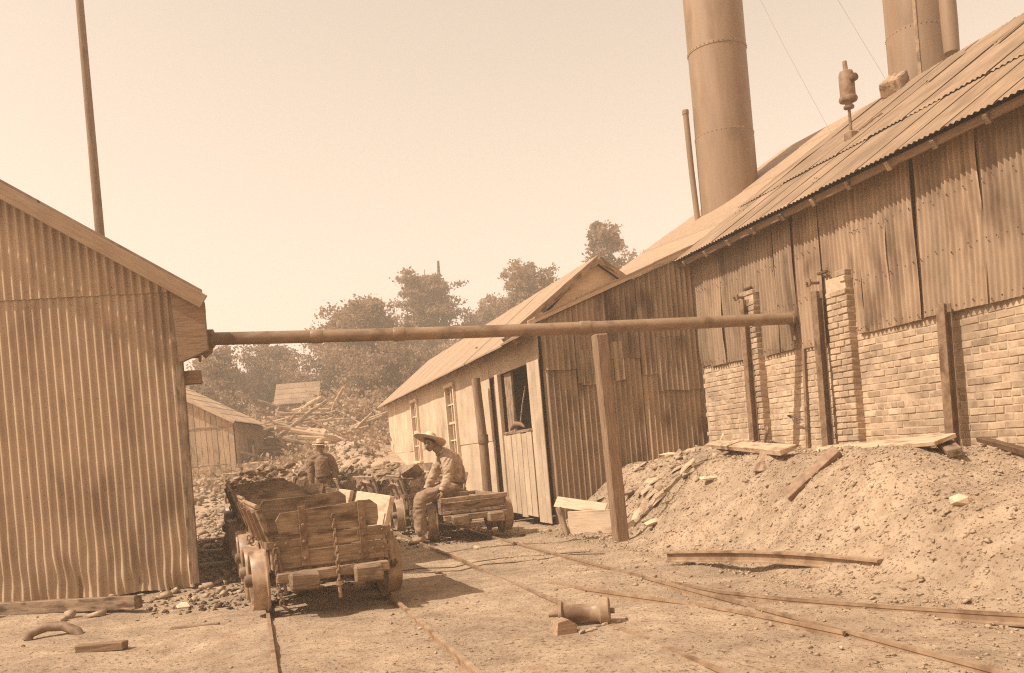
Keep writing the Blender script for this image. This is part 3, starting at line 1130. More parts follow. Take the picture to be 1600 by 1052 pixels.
tl = [0, 2, 4, 5, 6, 7, 8, 9, 10, 10.5, 11.5, 13, 15, 17, 19, 21]
rail('left rail of the track under the near empty coal cart', [(.05 - .09 * min(4, max(0, t - 9)), t, .014 + rise(t)) for t in tl])
rail('shiny rail running out to the right of the near empty cart', [(1.12 - .09 * min(4, max(0, t - 9)), t, .014 + rise(t)) for t in tl])


def curve_off(t):
    return -.022 * max(0, t - 14.5) ** 2


tr = [0, 2, 4, 5, 6, 7, 8, 9, 10, 11, 12, 13, 14, 15, 16, 17, 18, 19, 20, 21, 22]
rail('half buried left rail of the track under the seated man\'s cart', [(2.27 + curve_off(t), t, -.018 if t < 10 else .0) for t in tr], hw=.013)
rail('long right rail leading from under the seated man\'s cart across the yard', [(3.28 + curve_off(t), t, -.008) for t in tr], hw=.013)
rail('curved switch rail crossing between the right track\'s rails', [(2.52, 7.75), (2.66, 7.1), (2.86, 6.4), (3.04, 5.8), (3.16, 5.1), (3.24, 4.5)], z=-.006, hw=.013)
rail('rail diverging along the foot of the spoil heap', [(3.33, 6.9), (3.40, 6.2), (3.60, 5.6), (3.9, 4.95), (4.20, 4.4), (4.6, 3.75), (5.3, 3.0)], z=-.006, hw=.012)

# ------------------------------------------------------------------ coal carts
def wheel_mesh():
    m = MB()
    r0 = .265
    # rim: flange on the inner side (local +z is outward)
    m.lathe([(r0 - .045, -.04), (r0 + .026, -.05), (r0 + .030, -.040), (r0 + .028, -.032), (r0 + .004, -.024), (r0, -.01), (r0 - .008, .082), (r0 - .016, .09), (r0 - .045, .085), (r0 - .05, 0)], 36, closed=True)
    for k in range(7):
        a = 2 * PI * k / 7
        rt = Matrix.Rotation(a, 3, 'Z')
        m.cbox(rt @ Vector((.135, 0, .006)), (.19, .036, .028), .006, 0, rt)
    return m.mesh(True)


def hub_mesh():
    return MB().lathe([(.03, -.06), (.068, -.06), (.072, .03), (.058, .07), (.055, .12), (.045, .135), (.02, .14)], 16).mesh(True)


WHEEL, HUB = wheel_mesh(), hub_mesh()
WHEEL.materials.append(iron_worn)
HUB.materials.append(iron)


def chain_mesh(pts, link_l=.055, rad=.007):
    m = MB()
    pts = [Vector(p) for p in pts]
    pos = []
    for a, b in zip(pts[:-1], pts[1:]):
        n = max(1, int(round((b - a).length / (link_l * .78))))
        for k in range(n):
            pos.append((a + (b - a) * (k + .5) / n, (b - a).normalized()))
    for i, (p, d) in enumerate(pos):
        u = d.cross(Vector((1, 0.2, .1))).normalized()
        v = d.cross(u)
        n = u if i % 2 else v
        ring = []
        for k in range(10):
            a = 2 * PI * k / 10
            ring.append(p + d * math.cos(a) * link_l / 2 + n * math.sin(a) * link_l * .30)
        ring.append(ring[0])
        m.tube(ring, rad, 5, caps=False)
    return m


def bolt(parent, p, nrm, r_=.013):
    nrm = Vector(nrm)
    m = MB().lathe([(r_, 0), (r_, .008), (r_ * .6, .013)], 8, frame(p, nrm.orthogonal(), nrm))
    return m.build('bolt', iron, parent)


def make_cart(label, group=None, flared=True, L=1.56, hb=.47, detail=True):
    o = thing('coal_cart', label, 'mine cart', (0, 0, 0), 0, group)
    y0, y1 = -L / 2, L / 2
    # floor and frame
    for k in range(4):
        x = -.345 + .23 * k
        plank('floor_board', o, (x, y0 + .03, .375), (x, y1 - .03, .375), .222, .03, (0, 0, 1), wood)
    for sx in (-.29, .29):
        plank('sill', o, (sx, y0 - .10, .31), (sx, y1 + .10, .31), .10, .095, (0, 0, 1), wood)
    for sg in (-1, 1):
        yb = sg * (L / 2 + .055)
        plank('end_beam', o, (-.47, yb, .325), (.47, yb, .325), .10, .085, (0, 0, 1), wood, ch=.01)
        for sx in (-.255, .275):
            m = MB().cbox((0, 0, 0), (.235, .15, .135), .016, .008)
            m.build('buffer', wood, o, mw=Matrix.Translation((sx, sg * (L / 2 + .16), .292)))
    # ends
    if flared:
        rows = [(.385, .535, .455), (.540, .665, .455), (.672, .885, .43)]
        zb_extra = .05
    else:
        rows = [(.375, .425, .47), (.428, .545, .46), (.548, .615, .50)]
        zb_extra = 0
    for sg in (-1, 1):
        for ri, (za, zb, hw) in enumerate(rows):
            yy = sg * (L / 2 - .02)
            if not flared and ri in (0, 2): yy = sg * (L / 2 + .03)
            if sg > 0 and flared and ri == 2: zb += zb_extra
            if flared and ri == 2:
                m = MB()
                c = .06
                zc = .03 * (1 if sg < 0 else .4)
                poly = [(-hw + .02, 0, za), (hw - .02, 0, za), (hw, 0, za + .06), (hw, 0, zb - c + .02), (hw - c, 0, zb + .012), (.05, 0, zb - zc * .3), (-hw + c * .7, 0, zb - zc), (-hw, 0, zb - c - zc)]
                m.prism([Vector(p_) + Vector((0, -.024, 0)) for p_ in poly], (0, .048, 0))
                e = m.build('end_board', wood, o, loc=(0, yy, 0))
            else:
                e = plank('end_board', o, (-hw, yy, (za + zb) / 2), (hw, yy, (za + zb) / 2 + .004), zb - za - .004, .048, (0, sg, 0), wood, ch=.007, jit=.004)
        if detail and flared:
            for sx in (-.215, .285):
                for (za, zb, dy) in ((.40, .665, .010), (.655, .90, .016)):
                    yy = sg * (L / 2 + .005 + dy)
                    st = MB().cbox((sx, yy, (za + zb) / 2), (.06, .012, zb - za), .003).build('strap', iron, o)
                    for zz in ((.46, .60) if za < .5 else (.74,)):
                        bolt(st, (sx, yy + sg * .006, zz), (0, sg, 0), .016)
            for sx in (-1, 1):
                for zz in ((.60,) if sx < 0 else (.63, .475)):
                    yy = sg * (L / 2 + .012)
                    m = MB().bar((sx * .235, yy, zz), (sx * .52, yy, zz - .005), .012, .062)
                    m.bar((sx * .52, yy - .006 * sg, zz - .005), (sx * .535, yy - sg * .22, zz - .005), .012, .062)
                    cb = m.build('corner_band', iron, o)
                    bolt(cb, (sx * .36, yy + sg * .006, zz), (0, sg, 0))
                    bolt(cb, (sx * .45, yy + sg * .006, zz), (0, sg, 0))
        elif detail:
            for sx in (-.40, -.1, .12, .41):
                bolt(o, (sx, sg * (L / 2 + .055), .577), (0, sg, 0), .013)
                bolt(o, (sx * .9, sg * (L / 2 + .055), .40), (0, sg, 0), .013)
    # sides
    for sx in (-1, 1):
        if flared:
            plank('side_board', o, (sx * hb, y0, .495), (sx * hb, y1, .495), .225, .042, (sx, 0, 0), wood)
            a0 = Vector((sx * .475, 0, .610))
            a1 = Vector((sx * .565, 0, .915))
            mid = (a0 + a1) / 2
            nrm = Vector((sx * (a1.z - a0.z), 0, -(abs(a1.x - a0.x))))
            plank('flared_board', o, mid + Vector((0, y0 - .02, -.01)), mid + Vector((0, y1 - .06, .015)), (a1 - a0).length, .042, nrm, wood_pale if sx > 0 else wood, ch=.006, jit=.004)  # right board paler: sunlight on its inner face put into the wood colour
            # iron strip on the upper edge, brackets below
            m = MB()
            if sx < 0:
                m.tube([(sx * .572, y0 - .01, .928), (sx * .574, 0, .935), (sx * .572, y1 - .07, .94)], .019, 8)
                m.build('edge_strip', iron_worn, o, True)
            if detail:
                for yy in (y0 + .14, y0 + .72, y1 - .25):
                    m = MB()
                    m.bar((sx * .495, yy, .36), (sx * .505, yy, .60), .05, .014, up=(1, 0, 0))
                    m.bar((sx * .505, yy, .60), (sx * .588, yy, .885), .05, .014, up=(0, 1, 0))
                    m.build('bracket', iron, o)
        else:
            plank('side_board', o, (sx * (hb + .0), y0, .49), (sx * hb, y1, .49), .23, .042, (sx, 0, 0), wood)
    # running gear
    for yy in (-.36, .36):
        MB().tube([(-.60, yy, .265), (.60, yy, .265)], .026, 10).build('axle', iron, o, True)
        for sx in (-1, 1):
            mw = Matrix.Translation((sx * .555, yy, .278)) @ Matrix.Rotation(sx * PI / 2, 4, 'Y')
            w = link('wheel', WHEEL, None, o, mw)
            link('hub', HUB, None, w)
    if detail and flared:
        ch = chain_mesh([(.04, y0 - .03, .80), (.045, y0 - .04, .60), (.035, y0 - .115, .42), (.03, y0 - .12, .22)])
        ch.build('draw_chain', iron, o, True)
        m = MB().tube([(.03, y0 - .12, .22), (.03, y0 - .12, .11)], [.016, .014], 8)
        m.lathe([(.03, 0), (.03, .03)], 10, Matrix.Translation((.03, y0 - .12, .215)))
        m.build('draw_pin', iron_worn, o, True)
        ch = chain_mesh([(-.46, y0 - .05, .57), (-.455, y0 - .05, .30), (-.44, y0 - .05, .10), (-.40, y0 - .06, .06)])
        ch.tube([(-.435, y0 - .03, .58), (-.42, y0 - .06, .35), (-.40, y0 - .05, .20)], .014, 6)
        ch.build('side_chain', iron, o, True)
        ch = chain_mesh([(.52, y0 + .1, .50), (.56, y0 + .02, .33), (.55, y0 + .12, .28), (.52, y0 + .22, .42)])
        ch.tube([(.52, y0 - .0, .60), (.53, y0 + .0, .36)], .03, 8)
        ch.build('side_chain', iron, o, True)
        ch = chain_mesh([(-.56, y1 - .5, .60), (-.58, y1 - .45, .42), (-.57, y1 - .35, .50), (-.58, y1 - .25, .38), (-.56, y1 - .15, .6)])
        ch.build('side_chain', iron, o, True)
    return o


cart_n = make_cart('nearest empty wooden coal cart with pale flared board and hanging draw chain')
cart_n.location = W(.545, 8.52, 0)
cart_n.rotation_euler = (0, 0, AL + R(4.2))
labels_l = ['second empty cart, directly behind the nearest one beside the left shed', 'third cart of the left row, its board top above the second',
            'fourth cart of the left row, before the rear wooden shed', 'fifth and farthest cart of the left row']
for k, lb in enumerate(labels_l):
    c = copy_tree(cart_n)
    t_ = 10.62 + 2.1 * k
    c.location = W((.44, .30, .22, .20)[k], t_, rise(t_) + .01)
    c.rotation_euler = (R(-1.6 if k else -.4), 0, AL + (.06, .04, .0, -.02)[k])
    c['label'] = lb
    c['group'] = 'coal carts on the left track'
cart_n['group'] = 'coal carts on the left track'

cart_a = make_cart('low flat sided cart with seated man on its corner, first on the right track', flared=False, L=1.6, hb=.47)
cart_a.location = W(3.05, 13.40, -.01)
cart_a.rotation_euler = (0, 0, AL + .01)
cart_a['group'] = 'coal carts on the right track'
cart_b = make_cart('loaded cart heaped with lumps directly behind the seated man', 'coal carts on the right track')
LC = [(2.93, 15.45, 0.0), (2.64, 17.5, .13), (2.08, 19.5, .22), (1.25, 21.4, .36), (.2, 23.2, .5)]
cart_b.location = W(LC[0][0], LC[0][1], 0)
cart_b.rotation_euler = (0, 0, AL + LC[0][2])
carts_r = [cart_b]
for k, lb in enumerate(['second loaded cart in the curving right row', 'third loaded cart in the curving right row, past the seated man',
                        'fourth loaded cart in the curving right row, near the standing man', 'last loaded cart at the far end of the right row']):
    c = copy_tree(cart_b)
    l_, t_, a_ = LC[k + 1]
    p = GW(l_, t_)
    c.location = (p.x, p.y, max(0, p.z + .03))
    c.rotation_euler = (0, 0, AL + a_)
    c['label'] = lb
    carts_r.append(c)

# lumps of coal: the nearest load lump by lump, the others as heaps
LUMPS = [lump_mesh(k + 900) for k in range(9)]
for me in LUMPS: me.materials.append(coal_m)


def load_spots(n, r, zmid=.72):
    out = []
    for k in range(n):
        x = r.uniform(-.55, .55)
        y = r.uniform(-.72, .72)
        z = zmid + .36 * (1 - (x / .62) ** 2) * (1 - (y / .9) ** 2) * r.uniform(.4, 1.0) + r.uniform(-.05, .05)
        out.append((x, y, z, r.uniform(.09, .19)))
    return out


def lump_pick(s, base, mw, label, grp):
    x, y, z, sz = s
    o = bpy.data.objects.new('coal_lump', LUMPS[rng.randrange(9)])
    COL.objects.link(o)
    o.matrix_world = mw @ Matrix.Translation((x, y, z)) @ Matrix.Rotation(rng.uniform(0, 6), 4, 'Z') @ Matrix.Rotation(rng.uniform(-.5, .5), 4, 'X') @ Matrix.Diagonal((sz, sz, sz, 1))
    return tag(o, label, 'lump of coal', grp)


def add_lumps(n, mw, r):
    for s in load_spots(n, r):
        lump_pick(s, None, mw, 'angular dusty lump heaped in the loaded cart behind the seated man', 'lumps in the loaded cart behind the seated man')


def mwof(o):
    return Matrix.Translation(o.location) @ o.rotation_euler.to_matrix().to_4x4()


add_lumps(34, mwof(cart_b), random.Random(5))
# the two big slabs on top
big = [((-.34, -.55, 1.02, .25)), ((.34, -.45, 1.0, .26))]
for s, lb in zip(big, ['big flat slab of coal on the left front of the loaded cart', 'long slab of coal tilting over the right of the loaded cart']):
    lump_pick(s, None, mwof(cart_b), lb, None)


def heap_mesh(spots):
    V, F = [], []
    n = 0
    for (p, sz, seed) in spots:
        me = LUMPS[seed % 9]
        a = np.zeros(len(me.vertices) * 3)
        me.vertices.foreach_get('co', a)
        a = a.reshape(-1, 3) * sz
        th = seed * 1.7
        ca, sa = math.cos(th), math.sin(th)
        a = np.stack([a[:, 0] * ca - a[:, 1] * sa, a[:, 0] * sa + a[:, 1] * ca, a[:, 2]], 1) + np.array(p)
        V.append(a)
        for f in me.polygons:
            F.append(tuple(i + n for i in f.vertices))
        n += len(a)
    return mesh_from(np.concatenate(V), F)


for k, c in enumerate(carts_r[1:]):
    r = random.Random(60 + k)
    sp = [((x, y, z), s, r.randrange(999)) for (x, y, z, s) in load_spots(90, r, .74)]
    h = link('coal_load', heap_mesh(sp), coal_m)
    h.matrix_world = mwof(c)
    tag(h, ['heaped lumps filling the second loaded cart of the right row', 'heaped lumps filling the third loaded cart of the right row',
            'heaped lumps filling the fourth loaded cart of the right row', 'heaped lumps filling the last loaded cart of the right row'][k], 'coal load', kind='stuff')
r = random.Random(77)
sp = [((r.uniform(-.5, .5), r.uniform(-.6, .6), .72 + r.uniform(0, .42) * (1 - (k % 2) * .5)), r.uniform(.07, .14), r.randrange(999)) for k in range(90)]
h = link('coal_load', heap_mesh(sp), coal_m)
h.matrix_world = Matrix.Translation(W(.2, 16.92, rise(16.92))) @ Matrix.Rotation(AL, 4, 'Z')
tag(h, 'dark pile of lumps in the far cart of the left row, left of the standing man', 'coal load', kind='stuff')
#@@PART2
def spot(u, v, Y):
    """a point Y metres out, given by its bearing and height in the frame (used to survey the far trees)"""
    a, b = (u - 800) / 1400, (702 - v) / 1400
    return ((a * c_ + b * s_) * Y, Y, CAM_H + (-a * s_ + b * c_) * Y)



# ------------------------------------------------------------------ rear wooden shed, annex, small fence, far shed
def rear_shed():
    g = R(2.0)
    base = Vector((-10.15, 33.0, 1.0))
    t = thing('wooden_shed', 'old board shed with sloping shingle roof in the rear, beyond the left carts', 'shed', base, g)
    # local: x right along the front (0 at the right corner), y back
    rz = lambda x: 2.15 + (-x) * .58
    k = 0
    x = 0.0
    while x > -4.6:
        w = .20
        xm = x - w / 2
        plank('wall_board', t, (xm, -.02 - .008 * (k % 2), -.7), (xm, -.02 - .008 * (k % 2), rz(xm) - .03), w - .012, .022, (0, -1, 0), board_v)
        x -= w
        k += 1
    y = 0.05
    while y < 4.3:
        plank('wall_board', t, (.02 + .006 * (k % 2), y + .1, -.7), (.02 + .006 * (k % 2), y + .1, 2.08), .19, .022, (1, 0, 0), board_v)
        y += .2
        k += 1
    m = MB()
    m.prism([(-.01, .03, -.8), (-4.6, .03, -.8), (-4.6, .03, rz(-4.6)), (-.01, .03, 2.1)], (0, 4.3, 0))
    m.build('wall_frame', dark_m, t)
    plank('belt_board', t, (-4.6, -.045, 1.98), (.0, -.045, 1.98), .07, .03, (0, -1, 0), board_v)
    # roof
    for j in range(9):
        xa, xb = .10 - j * .55, .10 - (j + 1) * .55 - .05
        for i in range(4):
            m = MB()
            y0 = -.22 + i * 1.2
            a = Vector((xa, y0, rz(xa) + .05 - .0 * j))
            b = Vector((xb, y0, rz(xb) + .035))
            m.prism([a, b, b + Vector((0, 0, .025)), a + Vector((0, 0, .03))], (0, 1.195, 0))
            m.build('roof_strip', shingle_m, t)
    m = MB()
    for i in range(2):
        pass
    m.prism([(.08, -.20, rz(.08) + .03), (1.0, -.1, 1.93), (1.0, -.1, 1.96), (.08, -.20, rz(.08) + .07)], (0, 4.6, 0))
    m.build('lower_roof', shingle_m, t)
    plank('rake_board', t, (.12, -.25, rz(.12) + .02), (-4.7, -.25, rz(-4.7) + .02), .13, .03, (0, -1, 0), wood_pale)
    f = MB()
    f.bar((.05, 1.7, .65), (.05, 1.7, 1.5), .05, .09, up=(1, 0, 0)).bar((.05, 2.6, .65), (.05, 2.6, 1.5), .05, .09, up=(1, 0, 0))
    f.bar((.05, 1.65, 1.5), (.05, 2.65, 1.5), .05, .09).bar((.05, 1.65, .65), (.05, 2.65, .65), .05, .09)
    w = f.build('window_frame', wood, t)
    MB().cbox((.03, 2.15, 1.07), (.02, .85, .8), .003).build('pane', glass, w)
    MB().cbox((.045, 2.4, 1.0), (.02, .3, .55), .003).build('shutter', white_p, w)
    f = MB()
    f.bar((-2.15, -.04, 1.3 + .9), (-2.15, -.04, 2.9), .10, .05, up=(0, 1, 0)).bar((-1.75, -.04, 2.2), (-1.75, -.04, 2.85), .10, .05, up=(0, 1, 0))
    f.build('vent_frame', wood_pale, t)
    # annex at the rear right
    for k in range(7):
        xm = .05 + .10 * k
        plank('annex_board', t, (xm, 4.25, -.5), (xm, 4.25, 1.55), .095, .02, (0, -1, 0), wood)
    m = MB()
    m.prism([(.0, 4.28, -.5), (.72, 4.28, -.5), (.72, 4.28, 1.5), (0, 4.28, 1.5)], (0, 1.2, 0))
    m.build('annex_frame', wood_dark, t)


rear_shed()
o = thing('picket_fence', 'short low fence of pale boards in front of the rear wooden shed', 'fence', (-11.05, 31.3, ground_h(-11.05, 31.3)), 0)
for k in range(10):
    x = -1.0 + .2 * k
    h = .42 + rng.uniform(-.05, .08)
    plank('picket', o, (x, rng.uniform(-.02, .02), -.15), (x + rng.uniform(-.03, .03), rng.uniform(-.05, .05), h), .15, .02, (0, -1, 0), wood_pale)
plank('fence_rail', o, (-1.1, -.05, .44), (1.1, -.05, .46), .05, .04, (0, -1, 0), wood)
for x in (-1.05, .75):
    plank('fence_post', o, (x, .05, -.15), (x, .05, .55), .08, .08, (0, -1, 0), wood)

fx, fy = spot(466, 640, 49.0)[:2]
fz = ground_h(fx, fy)
o = thing('hillside_shed', 'small shed with pale roof standing up the hillside among the trees', 'shed', (fx, fy, fz), R(3))
zt = spot(466, 606, 49.0)[2] - fz + .1
for k in range(9):
    x = -1.05 + .26 * k
    plank('wall_board', o, (x, 0, -.8), (x, 0, zt - 1.0), .25, .03, (0, -1, 0), board_v)
for x in (-1.15, 1.1):
    plank('corner_post', o, (x, -.06, -.9), (x, -.06, zt - .95), .12, .12, (0, -1, 0), wood_pale)
for k in range(4):
    m = MB()
    za, ya = zt - 1.0 + .3 * k, -.45 + .30 * k
    m.prism([(-1.22, ya, za), (1.22, ya, za), (1.22, ya + .33, za + .31), (-1.22, ya + .33, za + .31)], (0, -.01, .04))
    m.build('roof_strip', roof_sheet, o)
m = MB()
m.prism([(-1.1, .04, -.8), (1.1, .04, -.8), (1.1, .04, zt - .95), (-1.1, .04, zt - .95)], (0, 2.0, 0))
m.build('wall_frame', wood_dark, o)


# ------------------------------------------------------------------ trees and scrub
def leaf_quads(C, size, r, flat=.6):
    """C (n,3) centres -> V, F of small random quads"""
    n = len(C)
    a = r.normal(size=(n, 3))
    a /= np.linalg.norm(a, axis=1)[:, None]
    b = r.normal(size=(n, 3))
    b -= a * (a * b).sum(1)[:, None]
    b /= np.linalg.norm(b, axis=1)[:, None]
    s = (size * r.uniform(.55, 1.35, n))[:, None]
    a = a * s
    b = b * s * flat
    V = np.stack([C - a, C - b, C + a, C + b], 1).reshape(-1, 3)
    F = np.arange(n * 4).reshape(-1, 4)
    return V, F


def tree(name, label, x, y, ztop, wd, kind='round', seed=0, zb=None, n_leaf=9000, size=.17):
    r = np.random.default_rng(seed)
    zb = ground_h(x, y) if zb is None else zb
    H = ztop - zb
    o = thing(name, label, 'tree', (x, y, zb), 0, 'trees on the hillside')
    m = MB()
    lean = r.normal(0, .02, 2)
    trunk = [Vector((lean[0] * H * f, lean[1] * H * f, H * f - (.3 if f == 0 else 0))) for f in (0, .2, .4, .6, .8, .95)]
    m.tube(trunk, [H * .022 + .05, H * .018 + .03, H * .014 + .02, H * .010 + .015, .05, .02], 8)
    cl = []
    nl = 62 if kind != 'tiered' else 66
    for k in range(nl):
        f = r.uniform(.18, .97) if kind != 'tiered' else .16 + .80 * (k // 6) / 11 + r.uniform(-.015, .015)
        if kind == 'round':
            prof = math.sin(PI * min(1, (f - .05) / 1.0) ** .75) ** .7
        elif kind == 'cone':
            prof = max(.15, (1.08 - f) ** .8 * 1.05) * min(1, .45 + f * 2.2)
        elif kind == 'tiered':
            prof = max(.12, (1.05 - f) ** .55) * (.72 + .42 * math.sin(k * 2.1))
        else:
            prof = math.sin(PI * (f * .93 + .02)) ** .55
        a = r.uniform(0, 2 * PI)
        rr = wd / 2 * prof * r.uniform(.35, 1.12)
        base = Vector((lean[0] * H * f, lean[1] * H * f, H * f * .9))
        tip = base + Vector((math.cos(a) * rr, math.sin(a) * rr, (r.uniform(-.05, .12) if kind == 'tiered' else r.uniform(.0, .25)) * rr + H * .06))
        mid = (base + tip) / 2 + Vector((0, 0, .05 * rr))
        m.tube([base, mid, tip], [.035 + .006 * H * (1 - f), .03, .012], 5)
        cl.append((tip, rr))
        cl.append((mid, rr * .7))
    m.build('trunk', bark_m, o, True)
    C = []
    per = n_leaf // len(cl)
    for (p, rr) in cl:
        s = (.42 + .07 * wd) * r.uniform(.6, 1.15)
        flat = .36 if kind == 'tiered' else .72
        sub = r.integers(3, 6)
        for q in range(sub):
            c0 = np.array(p) + r.normal(0, 1, 3) * np.array([s, s, s * flat]) * .6
            C.append(c0 + r.normal(0, 1, (max(4, int(per / sub * r.uniform(.5, 1.5))), 3)) * np.array([s, s, s * flat]) * .25)
    C = np.concatenate(C)
    C = C[C[:, 2] > .1]
    V, F = leaf_quads(C, size, r)
    link('crown', np_mesh(V, F), leaf_m, o)
    return o


TREES = [
    ('broadleaf_tree', 'small rounded tree standing just right of the left shed, above the rear shed roof', 338, 538, 52, 3.4, 'round', 5000),
    ('broadleaf_tree', 'rounded tree between the rear wooden shed and the hillside shed', 418, 538, 56, 3.8, 'dense', 7000),
    ('broadleaf_tree', 'big dense dome shaped tree right of the hillside shed, cut by the steam pipe', 553, 474, 54, 9.4, 'cone', 21000),
    ('tiered_tree', 'tall open tree with tiered branches beside a bare snag', 660, 412, 62, 8.6, 'tiered', 15000),
    ('broadleaf_tree', 'small round tree crown showing above the engine house roof', 826, 410, 58, 4.6, 'round', 9000),
    ('tiered_tree', 'narrow upright tree crown above the peak of the engine house', 944, 338, 52, 3.6, 'cone', 9000),
    ('broadleaf_tree', 'low crown showing above the roof left of the near smokestack', 1003, 380, 56, 4.4, 'round', 6000),
    ('broadleaf_tree', 'low tree crown just above the engine house ridge, right of the tiered tree', 766, 474, 66, 5.0, 'round', 8000),
    ('broadleaf_tree', 'far spreading tree crown peeping over the iron roof beside the smokestack', 1050, 372, 62, 3.6, 'round', 4000),
    ('broadleaf_tree', 'broad tree low on the slope behind the brush pile', 610, 560, 47, 5.0, 'dense', 9000),
    ('broadleaf_tree', 'small tree at the edge of the slope behind the rear shed roof', 296, 592, 46, 2.6, 'round', 3500),
    ('broadleaf_tree', 'bushy tree low behind the hillside shed', 487, 606, 64, 4.0, 'dense', 6000),
    ('broadleaf_tree', 'leafy tree filling the gap right of the big dome shaped tree', 705, 545, 56, 4.6, 'round', 8000),
]
for k, (nm, lb, u, v, Y, wd, kd, nlf) in enumerate(TREES):
    x, y, z = spot(u, v, Y)
    tree(nm, lb, x, y, z, wd, kd, 11 + k, n_leaf=int(nlf * 2.4), size=.105)
x, y, z = spot(683, 408, 62.5)
zb = ground_h(x, y)
m = MB().tube([(0, 0, -.3), (.1, 0, (z - zb) * .5), (0, 0, (z - zb) * .8), (.06, 0, z - zb)], [.3, .22, .15, .09], 7)
for f, a in ((.6, .5), (.72, 2.5), (.82, 4.0)):
    b = Vector((0.05, 0, (z - zb) * f))
    m.tube([b, b + Vector((math.cos(a) * .8, math.sin(a) * .5, .4))], [.06, .02], 5)
tag(m.build('dead_trunk', bark_m, smooth=True, loc=(x, y, zb)), 'bare dead tree trunk rising above the tall tiered tree', 'dead tree')

# scrub covering the slope
r = np.random.default_rng(5)
Cs = []
rr_ = random.Random(5)
for k in range(520):
    y = rr_.uniform(40, 74)
    x = rr_.uniform(-.44, .10) * y
    s = rr_.uniform(.5, 1.35)
    if abs(x / y - fx / fy) < .042 and y < fy + 1.2: continue
    z = ground_h(x, y)
    c = np.array([x, y, z + s * .5])
    Cs.append(c + r.normal(0, 1, (260, 3)) * np.array([s, s, s * .62]) * .5)
V, F = leaf_quads(np.concatenate(Cs), .10, r)
tag(link('scrub', np_mesh(V, F), scrub_m), 'dense scrub and bushes covering the hillside below the trees', 'scrub', kind='stuff')

# weeds and grass tufts at the foot of the slope
Cs = []
for k in range(260):
    y = rr_.uniform(27, 42)
    x = rr_.uniform(-.36, -.06) * y
    s = rr_.uniform(.15, .45)
    Cs.append(np.array([x, y, ground_h(x, y) + s * .4]) + r.normal(0, 1, (26, 3)) * s * .5)
V, F = leaf_quads(np.concatenate(Cs), .09, r)
tag(link('weeds', np_mesh(V, F), scrub_m), 'patchy weeds between the carts and the hillside', 'weeds', kind='stuff')

# brush pile of rough timbers
LOGS = []
for k in range(4):
    m = MB()
    m.tube([(-1.2, 0, 0), (-.4, .04 * k, .03), (.4, -.03, .02 * k), (1.2, .02, 0)], [.09, .085, .075, .06], 7)
    me = m.mesh(True)
    me.materials.append(wood_mid if k % 2 else wood)
    LOGS.append(me)
rl_ = random.Random(31)
for k in range(120):
    u = rl_.uniform(395, 600)
    Y = rl_.uniform(33, 46)
    x = (u - 800) / 1400 * Y - .01 * Y
    z = ground_h(x, Y)
    o = bpy.data.objects.new('rough_timber', LOGS[rl_.randrange(4)])
    COL.objects.link(o)
    s = rl_.uniform(.5, 1.25)
    o.matrix_world = Matrix.Translation((x, Y, z + rl_.uniform(.05, .55))) @ Matrix.Rotation(rl_.uniform(-1.2, 1.0), 4, 'Z') @ Matrix.Rotation(rl_.gauss(0, .32), 4, 'Y') @ Matrix.Diagonal((s, s * 1.0, s * 1.0, 1))
    tag(o, 'rough timber in the jumbled brush pile at the foot of the hillside', 'timber', 'rough timbers strewn on the brush pile')

# low flat roofed lean-to and a post behind the right row of carts
x, y, z = spot(555, 715, 34)
zb = ground_h(x, y)
o = thing('low_hutch', 'low dark hutch with pale flat roof behind the row of loaded carts', 'hutch', (x, y, zb), R(4))
m = MB()
m.prism([(-.75, -.2, z - zb - .12), (.85, -.2, z - zb - .02), (.85, -.2, z - zb + .05), (-.75, -.2, z - zb - .05)], (0, 2.2, .5))
m.build('roof', wood_pale, o)
for xx in (-.45, .1, .65):
    plank('wall_board', o, (xx, .1, -.3), (xx, .1, z - zb - .05), .52, .03, (0, -1, 0), wood_dark)
x, y, z = spot(612, 680, 31)
p = Vector((x, y, ground_h(x, y)))
o = MB().tube([(0, 0, -.2), (0, 0, z - p.z)], [.09, .08], 8).build('fence_post', wood, None, True, loc=p)
tag(o, 'short dark post beside the far corner of the engine house', 'post')

# slate and coal rubble
STONE_MESH = [lump_mesh(k + 40, 8, (1, .8, .6)) for k in range(8)]


def rubble(name, label, pts, mat, cat='rubble'):
    """pts: (x, y, z, size)"""
    base = []
    for me in STONE_MESH:
        bm = bmesh.new()
        bm.from_mesh(me)
        bmesh.ops.triangulate(bm, faces=bm.faces)
        bm.verts.ensure_lookup_table()
        base.append((np.array([v.co[:] for v in bm.verts]), np.array([[v.index for v in f.verts] for f in bm.faces])))
        bm.free()
    V, F = [], []
    n = 0
    q = random.Random(len(pts))
    for (x, y, z, s) in pts:
        a, f = base[q.randrange(8)]
        rot = np.array((Matrix.Rotation(q.uniform(0, 6.28), 3, 'Z') @ Matrix.Rotation(q.gauss(0, .35), 3, 'X')))
        V.append(a @ rot.T * s + np.array([x, y, z]))
        F.append(f + n)
        n += len(a)
    return tag(link(name, np_mesh(np.concatenate(V), np.concatenate(F)), mat), label, cat, kind='stuff')


